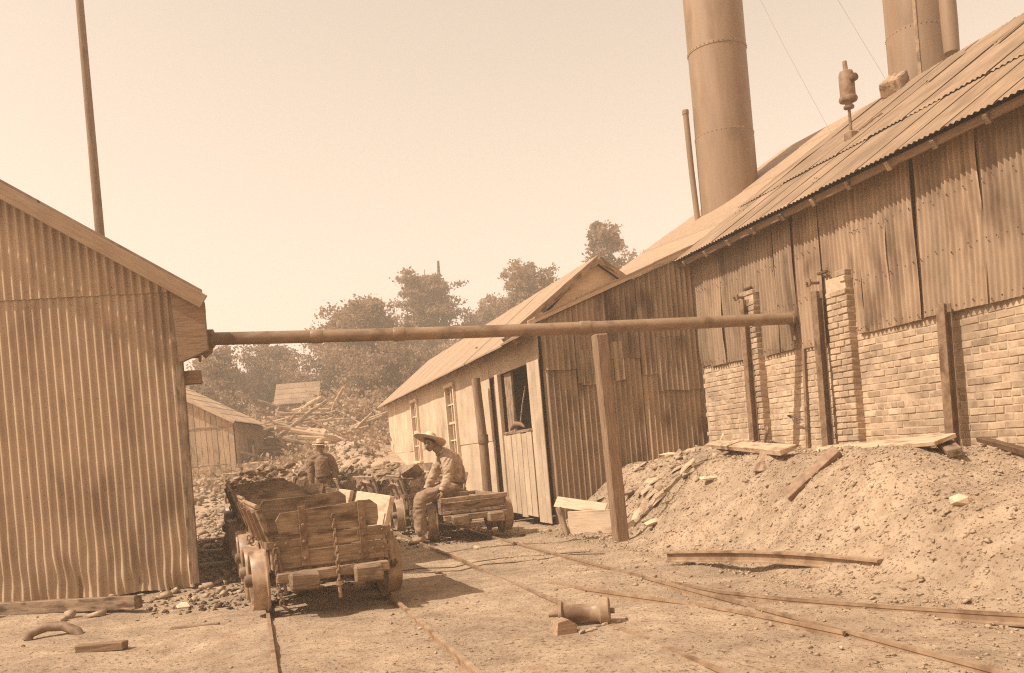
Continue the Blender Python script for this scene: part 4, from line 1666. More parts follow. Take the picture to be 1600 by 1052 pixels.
q = random.Random(3)
pts = []
for k in range(2600):       # behind the carts, up to the brush pile
    y = q.uniform(22, 40)
    x = q.uniform(-.42, -.03) * y
    l, t = lt(x, y)
    if l > 4.0: continue
    s = q.lognormvariate(math.log(.10), .5)
    pts.append((x, y, ground_h(x, y) + s * .2, min(s, .32)))
rubble('rubble', 'pale broken slate and lumps spread behind the carts', pts, heap_m)
pts = []
for k in range(900):        # between the left shed and the carts
    t = q.uniform(9.6, 24)
    l = q.uniform(-1.9, -.1) - (t - 10) * .03
    p = W(l, t)
    s = q.lognormvariate(math.log(.045), .6)
    pts.append((p.x, p.y, ground_h(p.x, p.y) + s * .25, min(s, .16)))
rubble('rubble', 'scattered stones and splinters between the left shed and the carts', pts, heap_m)
pts = []
for k in range(30000):      # the spoil heap
    t = 1.5 + 11.4 * q.random() ** .8
    l = q.uniform(4.0, 7.0)
    p = W(l, t)
    s = q.lognormvariate(math.log(.009), .55)
    pts.append((p.x, p.y, ground_h(p.x, p.y) + s * .2, min(s, .05)))
for k in range(650):
    t = 1.5 + 11.2 * q.random()
    l = q.uniform(3.95, 6.9)
    p = W(l, t)
    s = q.lognormvariate(math.log(.024), .4)
    pts.append((p.x, p.y, ground_h(p.x, p.y) + s * .2, min(s, .065)))
for k in range(60):
    t = q.uniform(10.5, 12.8)
    l = q.uniform(4.6, 6.9)
    p = W(l, t)
    s = q.uniform(.05, .14)
    pts.append((p.x, p.y, ground_h(p.x, p.y) + s * .05, s))
rubble('heap_stones', 'small stones and slate chips covering the spoil heap', pts, heap_m)
pts = []
for k in range(9000):       # yard grit, thicker along the rails
    t = 2.5 + 17 * q.random() ** 1.6
    if q.random() < .55:
        l = q.choice([1.22, 3.15, 3.42, 2.9, 3.7, 3.6]) + q.gauss(0, .16)
    else:
        l = q.uniform(-3.5, 4.2)
    p = W(l, t)
    s = q.lognormvariate(math.log(.007), .6)
    pts.append((p.x, p.y, ground_h(p.x, p.y) + s * .2, min(s, .04)))
rubble('yard_grit', 'grit and small stones scattered over the yard along the rails', pts, heap_m)


shading_grit_m = M('shading_coal_grit', .025, .065, 14, rough=.7, bump=.4, rnd=0, bdist=.005)  # coal spill, near black so shade under the carts is partly painted in
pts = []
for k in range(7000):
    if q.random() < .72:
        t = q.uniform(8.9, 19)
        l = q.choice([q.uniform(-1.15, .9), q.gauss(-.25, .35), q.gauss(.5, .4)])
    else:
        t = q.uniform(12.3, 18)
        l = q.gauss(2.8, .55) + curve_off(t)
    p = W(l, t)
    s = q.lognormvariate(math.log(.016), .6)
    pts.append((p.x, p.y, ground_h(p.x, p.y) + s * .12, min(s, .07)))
rubble('shading_coal_grit', 'dark spilled coal grit deepening the shade under and between the carts', pts, shading_grit_m)


# ------------------------------------------------------------------ single things on the ground
def stone(label, l, t, s, sq=(1, .8, .6), seed=1, mat=None, rot=0.0, dz=.3, tilt=0.0):
    me = lump_mesh(seed + 500, 13, sq)
    o = link('stone', me, mat or heap_m)
    p = GW(l, t, s * sq[2] * dz)
    o.matrix_world = Matrix.Translation(p) @ Matrix.Rotation(rot, 4, 'Z') @ Matrix.Rotation(tilt, 4, 'X') @ Matrix.Diagonal((s, s, s, 1))
    return tag(o, label, 'stone')


stone_pale = M('pale_stone', .38, .52, 9, rough=.9, bump=.5, rnd=.08)
stone('pale angular stone alone high on the right side of the spoil heap', 5.1, 5.55, .085, (1, .8, .8), 1, stone_pale)
stone('flat pale slab leaning at the right foot of the pipe post', 4.62, 9.95, .22, (1, .45, .22), 2, stone_pale, .9, .8, .3)
stone('small flat slab lying on the heap just above the pipe post foot', 4.85, 10.5, .15, (1, .5, .25), 3, stone_pale, .3, .8)
stone('pale slate slab in the middle of the heap, right of the pipe post', 5.15, 9.4, .19, (1, .45, .2), 4, stone_pale, -.2, .8)
stone('rough slab resting on the heap crest against the corrugated gable', 6.15, 12.45, .26, (1, .5, .25), 5, stone_pale, .1, .7)
stone('broken slate slab on the heap behind the retaining board', 5.05, 12.3, .24, (1, .55, .2), 6, heap_m, .5, .7)
stone('tapered slab tilted on the heap left of the pipe post', 5.35, 12.2, .26, (1, .5, .2), 7, heap_m, .7, .9)
stone('rounded pale stone standing against the far end of the brick wall', 6.85, 12.0, .13, (.8, .7, 1.1), 8, stone_pale, 0, .6)
stone('pale stone lying beside the right rail in front of the flat cart', 2.75, 11.35, .065, (1, .8, .7), 9, stone_pale)
stone('pale stone by the corrugated wall corner near the left carts', -.72, 9.35, .085, (1, .9, .7), 10, stone_pale)
stone('flat stone on the ground below the bent rail, nearer the switch', 4.0, 7.9, .10, (1, .5, .3), 11, heap_m, .4)
stone('small dark clod in the open yard right of the nearest cart', 1.85, 9.2, .032, (1, .8, .7), 12, coal_m)
stone('pale stone under the end of the plank on the heap crest', 5.75, 8.1, .10, (1, .8, .6), 13, stone_pale)
stone('grey stone beside the dark gap under the split door', 4.15, 12.6, .09, (1, .7, .5), 14, heap_m, .2)


SLAB = [lump_mesh(k + 700, 12, (1, .5, .16)) for k in range(5)]
for me in SLAB: me.materials.append(heap_m)
qs = random.Random(44)
for k in range(34):
    l = qs.uniform(4.75, 6.8)
    t = qs.uniform(10.9, 12.75)
    sz = qs.uniform(.10, .25)
    o = bpy.data.objects.new('flat_stone', SLAB[k % 5])
    COL.objects.link(o)
    p = GW(l, t, .02)
    o.matrix_world = Matrix.Translation(p) @ Matrix.Rotation(AL + qs.gauss(.1, .35), 4, 'Z') @ Matrix.Rotation(-.45 + qs.gauss(0, .15), 4, 'Y') @ Matrix.Rotation(qs.gauss(0, .2), 4, 'X') @ Matrix.Diagonal((sz, sz, sz, 1))
    tag(o, 'flat slate stone bedded in the heap between the pipe post and the corrugated gable', 'stone', 'flat stones bedded in the heap')


def onheap(l, t, dz=0.0):
    return GW(l, t, dz)


def lone_plank(name, label, a, b, w, th, mat, up=(0, 0, 1), cat='plank'):
    mid = (a + b) / 2
    m = MB().cbox((0, 0, 0), ((b - a).length, w, th), .006, .006)
    return tag(m.build(name, mat, mw=frame(mid, b - a, up)), label, cat)


lone_plank('plank', 'long pale plank lying down across the spoil heap below the brick wall', onheap(6.70, 12.1, .06), onheap(5.45, 8.25, .10), .19, .05, wood_mid, (-.3, -.1, 1))
lone_plank('plank', 'short plank crossing beneath the long pale plank on the heap', onheap(6.75, 11.1, .06), onheap(5.6, 10.6, .03), .13, .04, wood)
lone_plank('plank', 'pale plank bridging the heap crest in front of the brick wall', onheap(6.05, 8.55, .05), onheap(5.75, 6.35, .13), .22, .045, wood_mid, (-.25, 0, 1))
lone_plank('wood_block', 'wooden block under the near end of the bridging plank', onheap(5.95, 6.62, .06), onheap(5.72, 6.22, .06), .12, .07, wood, (-.2, 0, 1), 'block')
lone_plank('board', 'splintered board end sticking up on the heap near the buckstay', onheap(6.7, 10.5, .03), onheap(6.55, 10.15, .14), .12, .03, wood)
lone_plank('board', 'broken board scrap leaning on the wall behind the long plank', onheap(6.85, 10.9, .05), onheap(6.8, 10.75, .22), .14, .03, wood, (-1, 0, .4))
lone_plank('angle_iron', 'short angle iron lying on the right edge of the spoil heap', onheap(6.5, 6.75, .07), onheap(6.3, 6.0, .07), .08, .05, iron_dark, (0, 0, 1), 'angle iron')
lone_plank('wood_chip', 'thin wooden sliver lying low on the spoil heap', onheap(4.55, 7.6, .02), onheap(4.50, 7.28, .03), .05, .02, wood_pale)
lone_plank('board', 'flat board scrap on the heap below the long plank', onheap(5.6, 8.9, .03), onheap(5.3, 8.6, .03), .14, .025, wood)
# channel iron on the heap
a, b = onheap(5.05, 7.72, .05), onheap(5.48, 7.45, .05)
x = (b - a)
m = MB()
ln = x.length
m.cbox((0, 0, .05), (ln, .11, .012), .003).cbox((0, -.055, 0), (ln, .012, .11), .003).cbox((0, .055, .0), (ln, .012, .11), .003)
m.cbox((.05, -.062, 0), (.03, .012, .10), .002)
tag(m.build('channel_iron', iron, mw=frame((a + b) / 2, x, (-.7, -.5, .6))), 'rusty channel iron lying steeply down the spoil heap', 'channel iron')
# loose bent rail at the foot of the heap
pts = []
for k in range(13):
    f = k / 12
    pts.append((3.86 + .66 * f + .09 * math.sin(PI * f), 8.06 - 2.30 * f))
zr = sum(GW(l, t).z for l, t in pts) / 13 + .085
pts = [(l, t, zr + .022 * math.sin(k * .26) + .055 * k / 12) for k, (l, t) in enumerate(pts)]
o = rail('loose bent rail lying along the foot of the spoil heap', pts, h=.105, hw=.036)
o.name = 'bent_rail'
# retaining board and stake by the post
o = thing('retaining_board', 'low board and stake holding back the heap beside the pipe post', 'retaining board', GW(4.42, 11.75, -.05), AL)
plank('panel', o, (-.20, .12, .17), (.32, -.42, .17), .33, .03, (-.7, -.7, .1), wood_pale)
plank('panel', o, (-.25, .45, .47), (.28, -.12, .33), .17, .03, (-.6, -.6, .6), wood_pale)
plank('stake', o, (-.24, .05, -.1), (-.30, .20, .40), .075, .06, (-.7, -.7, 0), wood)
# roller with its wooden stand
c0 = W(2.12, 5.82, .055)
o = thing('track_roller', 'short spool shaped iron roller lying on the ground with small stones round it', 'roller', c0, AL - R(24))
MB().lathe([(.02, -.17), (.075, -.17), (.088, -.165), (.088, -.145), (.068, -.13), (.060, -.05), (.058, .03), (.066, .06), (.072, .10), (.094, .12), (.098, .155), (.098, .175), (.085, .185), (.02, .185)], 26,
           Matrix.Rotation(PI / 2, 4, 'Y')).build('drum', iron_worn, o, True)
MB().tube([(-.24, 0, 0), (.215, 0, 0)], .02, 10).build('spindle', iron, o, True)
c1 = W(1.92, 5.68, -.015)
m = MB()
m.prism([(-.08, -.05, -.06), (.06, -.05, -.06), (.08, -.05, .03), (.02, -.05, .075), (-.06, -.05, .065)], (0, .11, 0))
o2 = m.build('wooden_chock', wood, None, mw=Matrix.Translation(c1) @ Matrix.Rotation(AL + .1, 4, 'Z'))
tag(o2, 'wedge shaped wooden chock at the left end of the roller', 'chock')
q2 = random.Random(8)
for k in range(7):
    stone('small stone packed against the front of the iron roller', 2.02 + .05 * k, 5.60 + .02 * k + q2.uniform(-.02, .02), q2.uniform(.022, .04), seed=20 + k)['group'] = 'stones packed against the roller'
# things bottom left
lone_plank('kerb_timber', 'squared timber lying along the foot of the left corrugated shed', W(-2.75, 10.65, .02), W(-1.16, 9.63, .03), .12, .13, wood, cat='timber')
lone_plank('wood_block', 'small dark wooden block at the bottom left of the yard', W(-1.38, 7.60, -.02), W(-1.02, 7.48, -.02), .09, .06, wood_dark, cat='block')
m = MB()
m.tube([W(-1.95, 8.60, -.06), W(-1.92, 8.62, .0), W(-1.80, 8.64, .035), W(-1.66, 8.60, .03), W(-1.54, 8.53, -.02), W(-1.50, 8.48, -.08)], .042, 10)
tag(m.build('buried_pipe', iron, smooth=True), 'bent pipe half buried in the ground at the bottom left', 'pipe')
lone_plank('lath', 'thin splintered lath lying across the ground left of the nearest cart', W(-.75, 8.1, -.04), W(-.35, 8.0, -.035), .04, .015, wood)
lone_plank('upright_post', 'short stub of post at the corner under the left end of the shed', W(-2.95, 10.3, -.1), W(-2.95, 10.32, .42), .14, .12, wood, (0, -1, 0), 'post')
m = MB().tube([W(-.42, 13.4, .19), W(-.12, 13.5, .19)], [.10, .09], 12)
tag(m.build('pipe_stub', iron, smooth=True), 'short iron pipe stub lying beside the second cart', 'pipe')
for k, (l, t, a) in enumerate(((-.62, 12.6, .1), (-.5, 14.2, -.2), (-.75, 16, .3))):
    p = GW(l, t, .05)
    lone_plank('short_board', ['short board across the gap beside the second cart', 'short board lying beyond the pipe stub', 'short board farthest along the gap by the left shed'][k],
               p - LX * .28, p + LX * .28 + TX * a, .13, .04, wood_pale, cat='board')
# iron hook on the brick wall
m = MB().tube([W(7.06, 10.55, 1.32), W(6.98, 10.5, 1.345), W(6.95, 10.4, 1.34), W(6.955, 10.25, 1.30), W(7.0, 10.2, 1.27)], .011, 6)
tag(m.build('iron_hook', iron_dark, smooth=True), 'small bent iron hook sticking out of the brick wall', 'hook')
# drag line: two thin wires in the dust
for dz, lb in ((0, 'thin wire trailing over the dusty yard behind the nearest cart'), (.12, 'second thin wire trailing over the yard, nearer the cart')):
    pp = [W(1.45 + .33 * k, 10.1 - dz * 3 + .12 * math.sin(k * 2.2 + dz * 9) - .03 * k, 0) for k in range(8)]
    pp = [Vector((p.x, p.y, ground_h(p.x, p.y) + .004)) for p in pp]
    tag(MB().tube(pp, .006, 5).build('wire', iron_dark, smooth=True), lb, 'wire')


# ------------------------------------------------------------------ people
def skin_obj(chains, sub=2):
    """chains: list of (points, radii); returns a mesh grown by Skin + Subdivision, chain by chain merged"""
    res_v, res_f = [], []
    for pts, rad in chains:
        me = bpy.data.meshes.new('skel')
        me.from_pydata([tuple(p) for p in pts], [(i, i + 1) for i in range(len(pts) - 1)], [])
        ob = bpy.data.objects.new('skel', me)
        COL.objects.link(ob)
        md = ob.modifiers.new('skin', 'SKIN')
        md.use_smooth_shade = True
        for i, v in enumerate(me.skin_vertices[0].data):
            r_ = rad[i]
            v.radius = r_ if hasattr(r_, '__len__') else (r_, r_)
            v.use_root = (i == 0)
        s = ob.modifiers.new('sub', 'SUBSURF')
        s.levels = sub
        s.render_levels = sub
        dg = bpy.context.evaluated_depsgraph_get()
        dg.update()
        ev = ob.evaluated_get(dg).to_mesh()
        b = len(res_v)
        res_v += [v.co.copy() for v in ev.vertices]
        res_f += [tuple(i + b for i in p.vertices) for p in ev.polygons]
        bpy.data.objects.remove(ob)
    return res_v, res_f


def remesh(vs, fs, voxel, smooth=2):
    me = mesh_from(vs, fs, True)
    ob = bpy.data.objects.new('tmp', me)
    COL.objects.link(ob)
    md = ob.modifiers.new('r', 'REMESH')
    md.mode = 'VOXEL'
    md.voxel_size = voxel
    md.use_smooth_shade = True
    sm = ob.modifiers.new('s', 'SMOOTH')
    sm.iterations = smooth
    sm.factor = .4
    dg = bpy.context.evaluated_depsgraph_get()
    dg.update()
    out = bpy.data.meshes.new_from_object(ob.evaluated_get(dg))
    bpy.data.objects.remove(ob)
    out.polygons.foreach_set('use_smooth', [True] * len(out.polygons))
    return out


def head_parts(M4):
    """head of .23 m height centred on the origin facing -y, put through M4"""
    vs, fs = [], []
    nu, nv = 28, 20
    for j in range(nv + 1):
        ph = PI * j / nv
        for i in range(nu):
            th = 2 * PI * i / nu
            x, y, z = math.sin(ph) * math.sin(th), -math.sin(ph) * math.cos(th), math.cos(ph)
            X, Y_, Z = x * .074, y * .094 + .006, z * .116
            front = max(0, -y)
            low = max(0, -z)
            X *= 1 - .30 * low ** 1.5
            if y > 0: Y_ *= 1 - .25 * low
            Y_ += -.010 * front * low
            # brow, eye sockets, nose, mouth, cheeks
            if front > 0:
                ex = abs(X)
                Y_ += .012 * math.exp(-((Z - .006) / .014) ** 2 - ((ex - .030) / .018) ** 2)
                Y_ -= .005 * math.exp(-((Z - .030) / .012) ** 2) * front
                Y_ -= .026 * math.exp(-((Z + .022) / .020) ** 2 - (X / .013) ** 2)
                Y_ -= .010 * math.exp(-((Z - .002) / .02) ** 2 - (X / .010) ** 2)
                Y_ -= .006 * math.exp(-((Z + .058) / .010) ** 2 - (X / .026) ** 2)
                Y_ -= .010 * math.exp(-((Z + .098) / .016) ** 2 - (X / .024) ** 2)
                Y_ -= .005 * math.exp(-((Z + .020) / .02) ** 2 - ((ex - .042) / .016) ** 2)
            vs.append(M4 @ Vector((X, Y_, Z)))
    for j in range(nv):
        for i in range(nu):
            fs.append((j * nu + i, j * nu + (i + 1) % nu, (j + 1) * nu + (i + 1) % nu, (j + 1) * nu + i))
    for sx in (-1, 1):      # ears
        m = MB().lathe([(.004, -.008), (.020, -.006), (.024, 0), (.018, .007), (.006, .004)], 10, M4 @ Matrix.Translation((sx * .074, .008, -.012)) @ Matrix.Diagonal((1, 1, 1.45, 1)) @ Matrix.Rotation(PI / 2, 4, 'Y'))
        b = len(vs)
        vs += m.v
        fs += [tuple(i + b for i in f) for f in m.f]
    return vs, fs


def hand_chains(wrist, d, palm_n, thumb_side, curl=.5, s=1.0):
    """palm and five fingers. d: direction of the hand, palm_n: side the fingers curl to"""
    d = Vector(d).normalized()
    n = Vector(palm_n)
    n = (n - d * n.dot(d)).normalized()
    side = d.cross(n).normalized()
    if side.dot(Vector(thumb_side)) < 0: side = -side
    w = Vector(wrist)
    ch = [([w - d * .02 * s, w + d * .035 * s, w + d * .085 * s], [(.024 * s, .020 * s), (.036 * s, .019 * s), (.038 * s, .017 * s)])]
    ln = [.070, .080, .075, .058]
    for k in range(4):
        o = w + d * .075 * s + side * (.030 - .020 * k) * s
        a1, a2, a3 = curl * .6, curl * 1.5, curl * 2.2
        p1 = o + (d * math.cos(a1) + n * math.sin(a1)) * ln[k] * .45 * s
        p2 = p1 + (d * math.cos(a2) + n * math.sin(a2)) * ln[k] * .33 * s
        p3 = p2 + (d * math.cos(a3) + n * math.sin(a3)) * ln[k] * .25 * s
        ch.append(([o, p1, p2, p3], [.0095 * s, .009 * s, .0085 * s, .007 * s]))
    o = w + d * .03 * s + side * .03 * s
    ch.append(([o, o + (side * .6 + d * .7 + n * .3) * .035 * s, o + (side * .5 + d * .9 + n * .6) * .068 * s], [.012 * s, .011 * s, .008 * s]))
    return ch


def hat(name, parent, M4, mat, brim=.215, crown=.082, ch=.11, dip=.025, band=None):
    n = 36
    vs, fs = [], []
    prof = [(crown * .2, ch * .93), (crown * .55, ch * .99), (crown * .82, ch), (crown * .96, ch * .82), (crown * 1.04, ch * .35), (crown * 1.08, .012), (crown * 1.3, .002), (brim * .72, -.004), (brim * .93, .004),
            (brim, .010), (brim * .985, .001), (brim * .9, -.006), (brim * .7, -.013), (crown * 1.2, -.008), (crown * 1.0, .01), (crown * .95, ch * .5), (crown * .5, ch * .9)]
    for (r_, h_) in prof:
        for k in range(n):
            a = 2 * PI * k / n
            f = max(0, (r_ - crown) / (brim - crown))
            x, y = r_ * math.cos(a) * (.93 if r_ < crown * 1.2 else 1), r_ * math.sin(a) * 1.08 if r_ < crown * 1.2 else r_ * math.sin(a)
            z = h_ + dip * f * f * math.cos(2 * a) * 1.0 + .006 * f * math.sin(3 * a + 1)
            vs.append(M4 @ Vector((x, y, z)))
    m = len(prof)
    for i in range(m - 1):
        for k in range(n):
            fs.append((i * n + k, i * n + (k + 1) % n, (i + 1) * n + (k + 1) % n, (i + 1) * n + k))
    fs.append(tuple(range(n)))
    fs.append(tuple((m - 1) * n + k for k in range(n - 1, -1, -1)))
    h = link(name, mesh_from(vs, fs, True), mat, parent)
    if band is not None:
        b = MB().lathe([(crown * 1.09, .012), (crown * 1.085, .036)], n, M4 @ Matrix.Diagonal((.93, 1.08, 1, 1)))
        b.build('hat_band', band, h, True)
    return h


def face_details(o, M4, moustache=True, hair=True):
    for sx in (-1, 1):
        MB().lathe([(0.0001, -.008), (.007, -.005), (.0095, 0), (.007, .005), (.0001, .008)], 10, M4 @ Matrix.Translation((sx * .030, -.079, .004)) @ Matrix.Diagonal((1.25, 1, .7, 1))).build('eye', hair_m, o, True)
        MB().tube([M4 @ Vector((sx * .014, -.094, .026)), M4 @ Vector((sx * .03, -.093, .031)), M4 @ Vector((sx * .046, -.083, .026))], [.004, .005, .003], 6).build('eyebrow', hair_m, o, True)
    if moustache:
        MB().tube([M4 @ Vector((-.034, -.090, -.060)), M4 @ Vector((-.015, -.104, -.050)), M4 @ Vector((0, -.107, -.048)), M4 @ Vector((.015, -.104, -.050)), M4 @ Vector((.034, -.090, -.060))],
                  [.004, .009, .009, .009, .004], 8).build('moustache', hair_m, o, True)
    if hair:
        vs, fs = [], []
        nu, nv = 24, 9
        for j in range(nv + 1):
            for i in range(nu):
                th = 2 * PI * i / nu
                back = .5 - .5 * math.cos(th)            # 0 front .. 1 back
                ph = (PI * .32 + PI * .36 * ss(back * 1.5)) * j / nv
                x, y, z = math.sin(ph) * math.sin(th), -math.sin(ph) * math.cos(th), math.cos(ph)
                vs.append(M4 @ Vector((x * .080, y * .099 + .008, z * .119)))
        for j in range(nv):
            for i in range(nu):
                fs.append((j * nu + i, j * nu + (i + 1) % nu, (j + 1) * nu + (i + 1) % nu, (j + 1) * nu + i))
        link('hair', mesh_from(vs, fs, True), hair_m, o)


def headmat(c, face, up):
    f = Vector(face).normalized()
    x = Vector(up).cross(-f).normalized() * -1
    y = -f
    z = y.cross(x).normalized() * -1
    x = y.cross(z)
    m = Matrix((x, y, z)).transposed().to_4x4()
    m.translation = Vector(c)
    return m


def lerp(a, b, f):
    return Vector(a) * (1 - f) + Vector(b) * f


def boot(o, ankle, toe_dir, ground_z):
    """one boot: heel under the ankle, toe along toe_dir"""
    d = Vector((toe_dir[0], toe_dir[1], 0)).normalized()
    a = Vector(ankle)
    g = ground_z
    heel = Vector((a.x, a.y, g + .045)) - d * .055
    v, f = skin_obj([([a + Vector((0, 0, .06)), Vector((a.x, a.y, g + .06)) - d * .01, Vector((a.x, a.y, g + .048)) + d * .07, Vector((a.x, a.y, g + .036)) + d * .15, Vector((a.x, a.y, g + .034)) + d * .195],
                      [(.052, .052), (.058, .055), (.05, .046), (.048, .036), (.032, .026)]),
                     ([Vector((a.x, a.y, g + .07)), heel, heel - d * .01], [.045, .042, .03])])
    m = mesh_from(v, f, True)
    b = link('boot', m, boot_m, o)
    s = MB()
    c = Vector((a.x, a.y, g + .012)) + d * .06
    s.cbox(c, (.29, .085, .02), .009, 0, Matrix((d, Vector((-d.y, d.x, 0)), Vector((0, 0, 1)))).transposed())
    s.build('sole', hair_m, b)


def wrinkle(me, amp, sc, seed):
    """folds pressed into cloth"""
    me.update()
    nr = [v.normal.copy() for v in me.vertices]
    for v, n in zip(me.vertices, nr):
        c = v.co
        w = .25 * noise.noise(c * 4 + Vector((seed, 0, 0)))
        k = .9 - 2.2 * abs(noise.noise(Vector((c.x * sc * .6, c.y * sc * .6, (c.z + w) * sc * 1.7 + seed)))) + .5 * noise.noise(Vector((c.x * sc * 2, c.y * sc * 2, c.z * sc * 3.4 - seed)))
        v.co = c + n * k * amp
    me.update()


def build_person(label, J, face, up, root, hat_kw, mats, curl_d, voxel=.008, moustache=True, hat_tilt=None, feet_dir=((-1, -.2), (-1, -.2)), gz=(0, 0), hat_mat=None, group=None):
    """J: joints in world space. Body is one surface; clothes, hair and hat are its children."""
    o_body = None
    rt = Vector(root)
    J = {k: Vector(v) - rt for k, v in J.items()}
    hm = headmat(J['head'], face, up)
    hv, hf = head_parts(hm)
    neck_lo, neck_hi = J['neck'], lerp(J['neck'], J['head'], .72)
    ch = [([J['pelvis'], J['waist'], J['chest'], neck_lo, neck_hi], [(.115, .095), (.11, .085), (.135, .10), (.066, .066), (.058, .058)])]
    for s in ('n', 'f'):
        ch.append(([J['chest'] * .55 + neck_lo * .45, J['sh' + s], J['el' + s], J['wr' + s]], [.06, .054, .042, .028]))
        ch.append(([J['pelvis'], J['hip' + s], J['kn' + s], J['an' + s]], [.09, .085, .058, .042]))
        d, pn, ts = curl_d[s]
        ch += hand_chains(J['wr' + s], d, pn, ts, .55, 1.0)
        fd = Vector((feet_dir[0 if s == 'n' else 1][0], feet_dir[0 if s == 'n' else 1][1], 0)).normalized()
        ch.append(([J['an' + s], J['an' + s] + fd * .07 + Vector((0, 0, -.03)), J['an' + s] + fd * .15 + Vector((0, 0, -.04))], [.042, .036, .025]))
    bv, bf = skin_obj(ch)
    b = len(bv)
    body = remesh(bv + hv, bf + [tuple(i + b for i in f) for f in hf], voxel)
    o = link('person', body, skin_m, loc=rt)
    tag(o, label, 'person', group)
    shirt, trous, vest = mats
    # shirt: torso and sleeves as one surface
    ch = [([J['pelvis'] + (J['waist'] - J['pelvis']) * .35, J['waist'], J['chest'], lerp(J['chest'], neck_lo, .62), lerp(neck_lo, neck_hi, .12)], [(.18, .16), (.185, .16), (.20, .17), (.155, .135), (.08, .075)])]
    for s in ('n', 'f'):
        wr = lerp(J['el' + s], J['wr' + s], .93)
        ch.append(([lerp(J['chest'], neck_lo, .55), J['sh' + s], lerp(J['sh' + s], J['el' + s], .5), J['el' + s], lerp(J['el' + s], wr, .55), wr], [.115, .105, .09, .076, .068, .05]))
    v, f = skin_obj(ch)
    me = remesh(v, f, .012, 3)
    wrinkle(me, .013, 9, 3)
    sh = link('shirt', me, shirt, o)
    ax = (lerp(neck_lo, neck_hi, .3) - J['chest']).normalized()
    for (c, rr, hh) in ((lerp(neck_lo, neck_hi, .10), .078, .05),):
        MB().lathe([(rr + .004, -hh / 2), (rr + .010, 0), (rr - .004, hh / 2), (rr - .012, hh / 2), (rr - .006, -hh / 2)], 18, frame(c, ax.orthogonal(), ax), closed=True).build('collar', shirt, sh, True)
    for s_ in ('n', 'f'):
        a_ = (J['wr' + s_] - J['el' + s_]).normalized()
        MB().lathe([(.050, -.035), (.053, 0), (.049, .03), (.040, .03), (.042, -.03)], 14, frame(lerp(J['el' + s_], J['wr' + s_], .88), a_.orthogonal(), a_), closed=True).build('cuff', shirt, sh, True)
    ch = [([lerp(J['pelvis'], J['waist'], .55), J['pelvis'], J['pelvis'] + (J['hipn'] + J['hipf'] - J['pelvis'] * 2) * .3 - Vector((0, 0, .02))], [(.148, .122), (.152, .13), (.13, .115)])]
    for s in ('n', 'f'):
        an = J['an' + s] + Vector((0, 0, .015))
        ch.append(([lerp(J['pelvis'], J['hip' + s], .6), J['hip' + s], lerp(J['hip' + s], J['kn' + s], .5), J['kn' + s], lerp(J['kn' + s], an, .5), an],
                   [.13, .125, .115, .10, .10, .095]))
    v, f = skin_obj(ch)
    me = remesh(v, f, .012, 3)
    wrinkle(me, .015, 7, 9)
    tr = link('trousers', me, trous, o)
    ax = (J['waist'] - J['pelvis']).normalized()
    MB().lathe([(.172, -.025), (.180, 0), (.172, .025), (.15, .025), (.15, -.025)], 26, frame(lerp(J['pelvis'], J['waist'], .62), (0, 1, 0), ax) @ Matrix.Diagonal((1.0, .98, 1, 1)), closed=True).build('waistband', trous, tr, True)
    for k, s in enumerate(('n', 'f')):
        boot(o, J['an' + s], feet_dir[k], gz[k] - rt.z)
    face_details(o, hm, moustache)
    tilt = hat_tilt or Matrix.Identity(4)
    hat('hat', o, hm @ Matrix.Translation((0, .012, .055)) @ tilt, hat_mat, **hat_kw)
    return o


def pt(u, v, Y):
    return Vector(spot(u, v, Y))


gs = ground_h(*W(2.33, 12.9).xy)
Js = dict(pelvis=pt(709, 758, 13.36), waist=pt(711, 744, 13.33), chest=pt(705, 723, 13.28), neck=pt(689, 707, 13.22), head=pt(671, 693.5, 13.10),
          shn=pt(700, 717, 13.04), eln=pt(701, 747, 12.98), wrn=pt(690, 768, 12.90),
          shf=pt(692, 715, 13.50), elf=pt(678, 742, 13.58), wrf=pt(666, 765, 13.50),
          hipn=pt(708, 765, 13.24), knn=pt(655, 778, 12.98), ann=pt(659, 838, 12.98),
          hipf=pt(706, 764, 13.50), knf=pt(664, 777, 13.44), anf=pt(668, 833, 13.42))
Js['ann'].z = gs + .09
Js['anf'].z = gs + .09
root = Vector((Js['ann'].x, Js['ann'].y, gs))
build_person('man in wide straw hat sitting on the corner of the flat cart, looking left', Js, (-.34, -.93, -.10), (.10, .10, 1), root,
             dict(brim=.245, crown=.085, ch=.105, dip=.014), (shirt_m, trouser_m, None),
             {'n': ((-.08, -.1, -1), (-.2, .9, -.2), (-1, 0, 0)), 'f': ((-.7, -.3, -.5), (0, 0, -1), (0, -1, 0))},
             .007, True, Matrix.Rotation(R(-30), 4, 'X') @ Matrix.Rotation(R(7), 4, 'Y'), ((-1, -.25), (-1, -.45)), (gs, gs), straw_m)

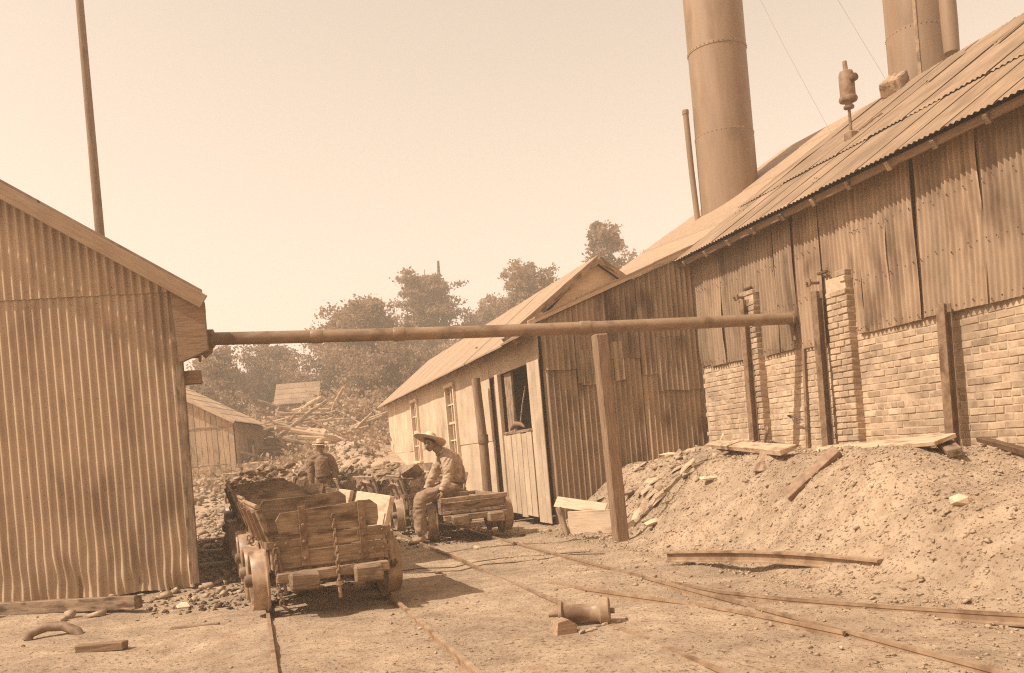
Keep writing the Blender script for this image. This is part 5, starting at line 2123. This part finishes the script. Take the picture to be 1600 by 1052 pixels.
YS = 18.6
xs = spot(505, 740, YS)[0]
g2 = ground_h(xs, YS)
zb = g2
P3 = lambda x, y, z: Vector((xs + x, YS + y, zb + z))
Jm = dict(pelvis=P3(.01, 0, .98), waist=P3(.0, 0, 1.12), chest=P3(-.01, .01, 1.34), neck=P3(-.01, .0, 1.50), head=P3(.0, -.03, 1.655),
          shn=P3(-.195, .0, 1.43), eln=P3(-.255, .03, 1.14), wrn=P3(-.255, -.04, .90),
          shf=P3(.175, .0, 1.42), elf=P3(.25, .05, 1.14), wrf=P3(.24, -.06, .91),
          hipn=P3(-.10, 0, .93), knn=P3(-.12, -.02, .50), ann=P3(-.13, .03, .09),
          hipf=P3(.11, 0, .93), knf=P3(.13, -.03, .50), anf=P3(.15, .02, .09))
pm = build_person('man in dark hat standing between the cart rows with arms hanging', Jm, (.08, -1, -.10), (0.03, 0, 1), (xs, YS, zb),
                  dict(brim=.175, crown=.085, ch=.125, dip=.012, band=hair_m), (shirt_dk, trouser_dk, None),
                  {'n': ((.02, -.1, -1), (1, 0, 0), (0, -1, 0)), 'f': ((-.02, -.1, -1), (-1, 0, 0), (0, -1, 0))},
                  .010, False, Matrix.Rotation(R(-3), 4, 'X'), ((-.2, -1), (.25, -1)), (zb, zb), felt_m)
v_ = MB()
v_.lathe([(.168, 0), (.172, .03), (.168, .06)], 24, Matrix.Translation((.005, 0, 1.03)) @ Matrix.Diagonal((1, .86, 1, 1)))
v_.build('belt', hair_m, pm, True)

# ------------------------------------------------------------------ the air
def haze():
    m = bpy.data.materials.new('haze_air')
    m.use_nodes = True
    nt = m.node_tree
    for n in list(nt.nodes):
        nt.nodes.remove(n)
    out = nt.nodes.new('ShaderNodeOutputMaterial')
    pv = nt.nodes.new('ShaderNodeVolumePrincipled')
    pv.inputs['Color'].default_value = (1.0, .85, .69, 1)
    pv.inputs['Density'].default_value = HAZE
    pv.inputs['Anisotropy'].default_value = .2
    nt.links.new(pv.outputs[0], out.inputs['Volume'])
    b = MB().add([(sx, sy, sz) for sz in (-3.4, 17) for (sx, sy) in ((-138, -32), (138, -32), (138, 138), (-138, 138))],
                 [(0, 3, 2, 1), (4, 5, 6, 7), (0, 1, 5, 4), (1, 2, 6, 5), (2, 3, 7, 6), (3, 0, 4, 7)])
    tag(b.build('haze', m), kind='stuff')


HAZE = .005
haze()
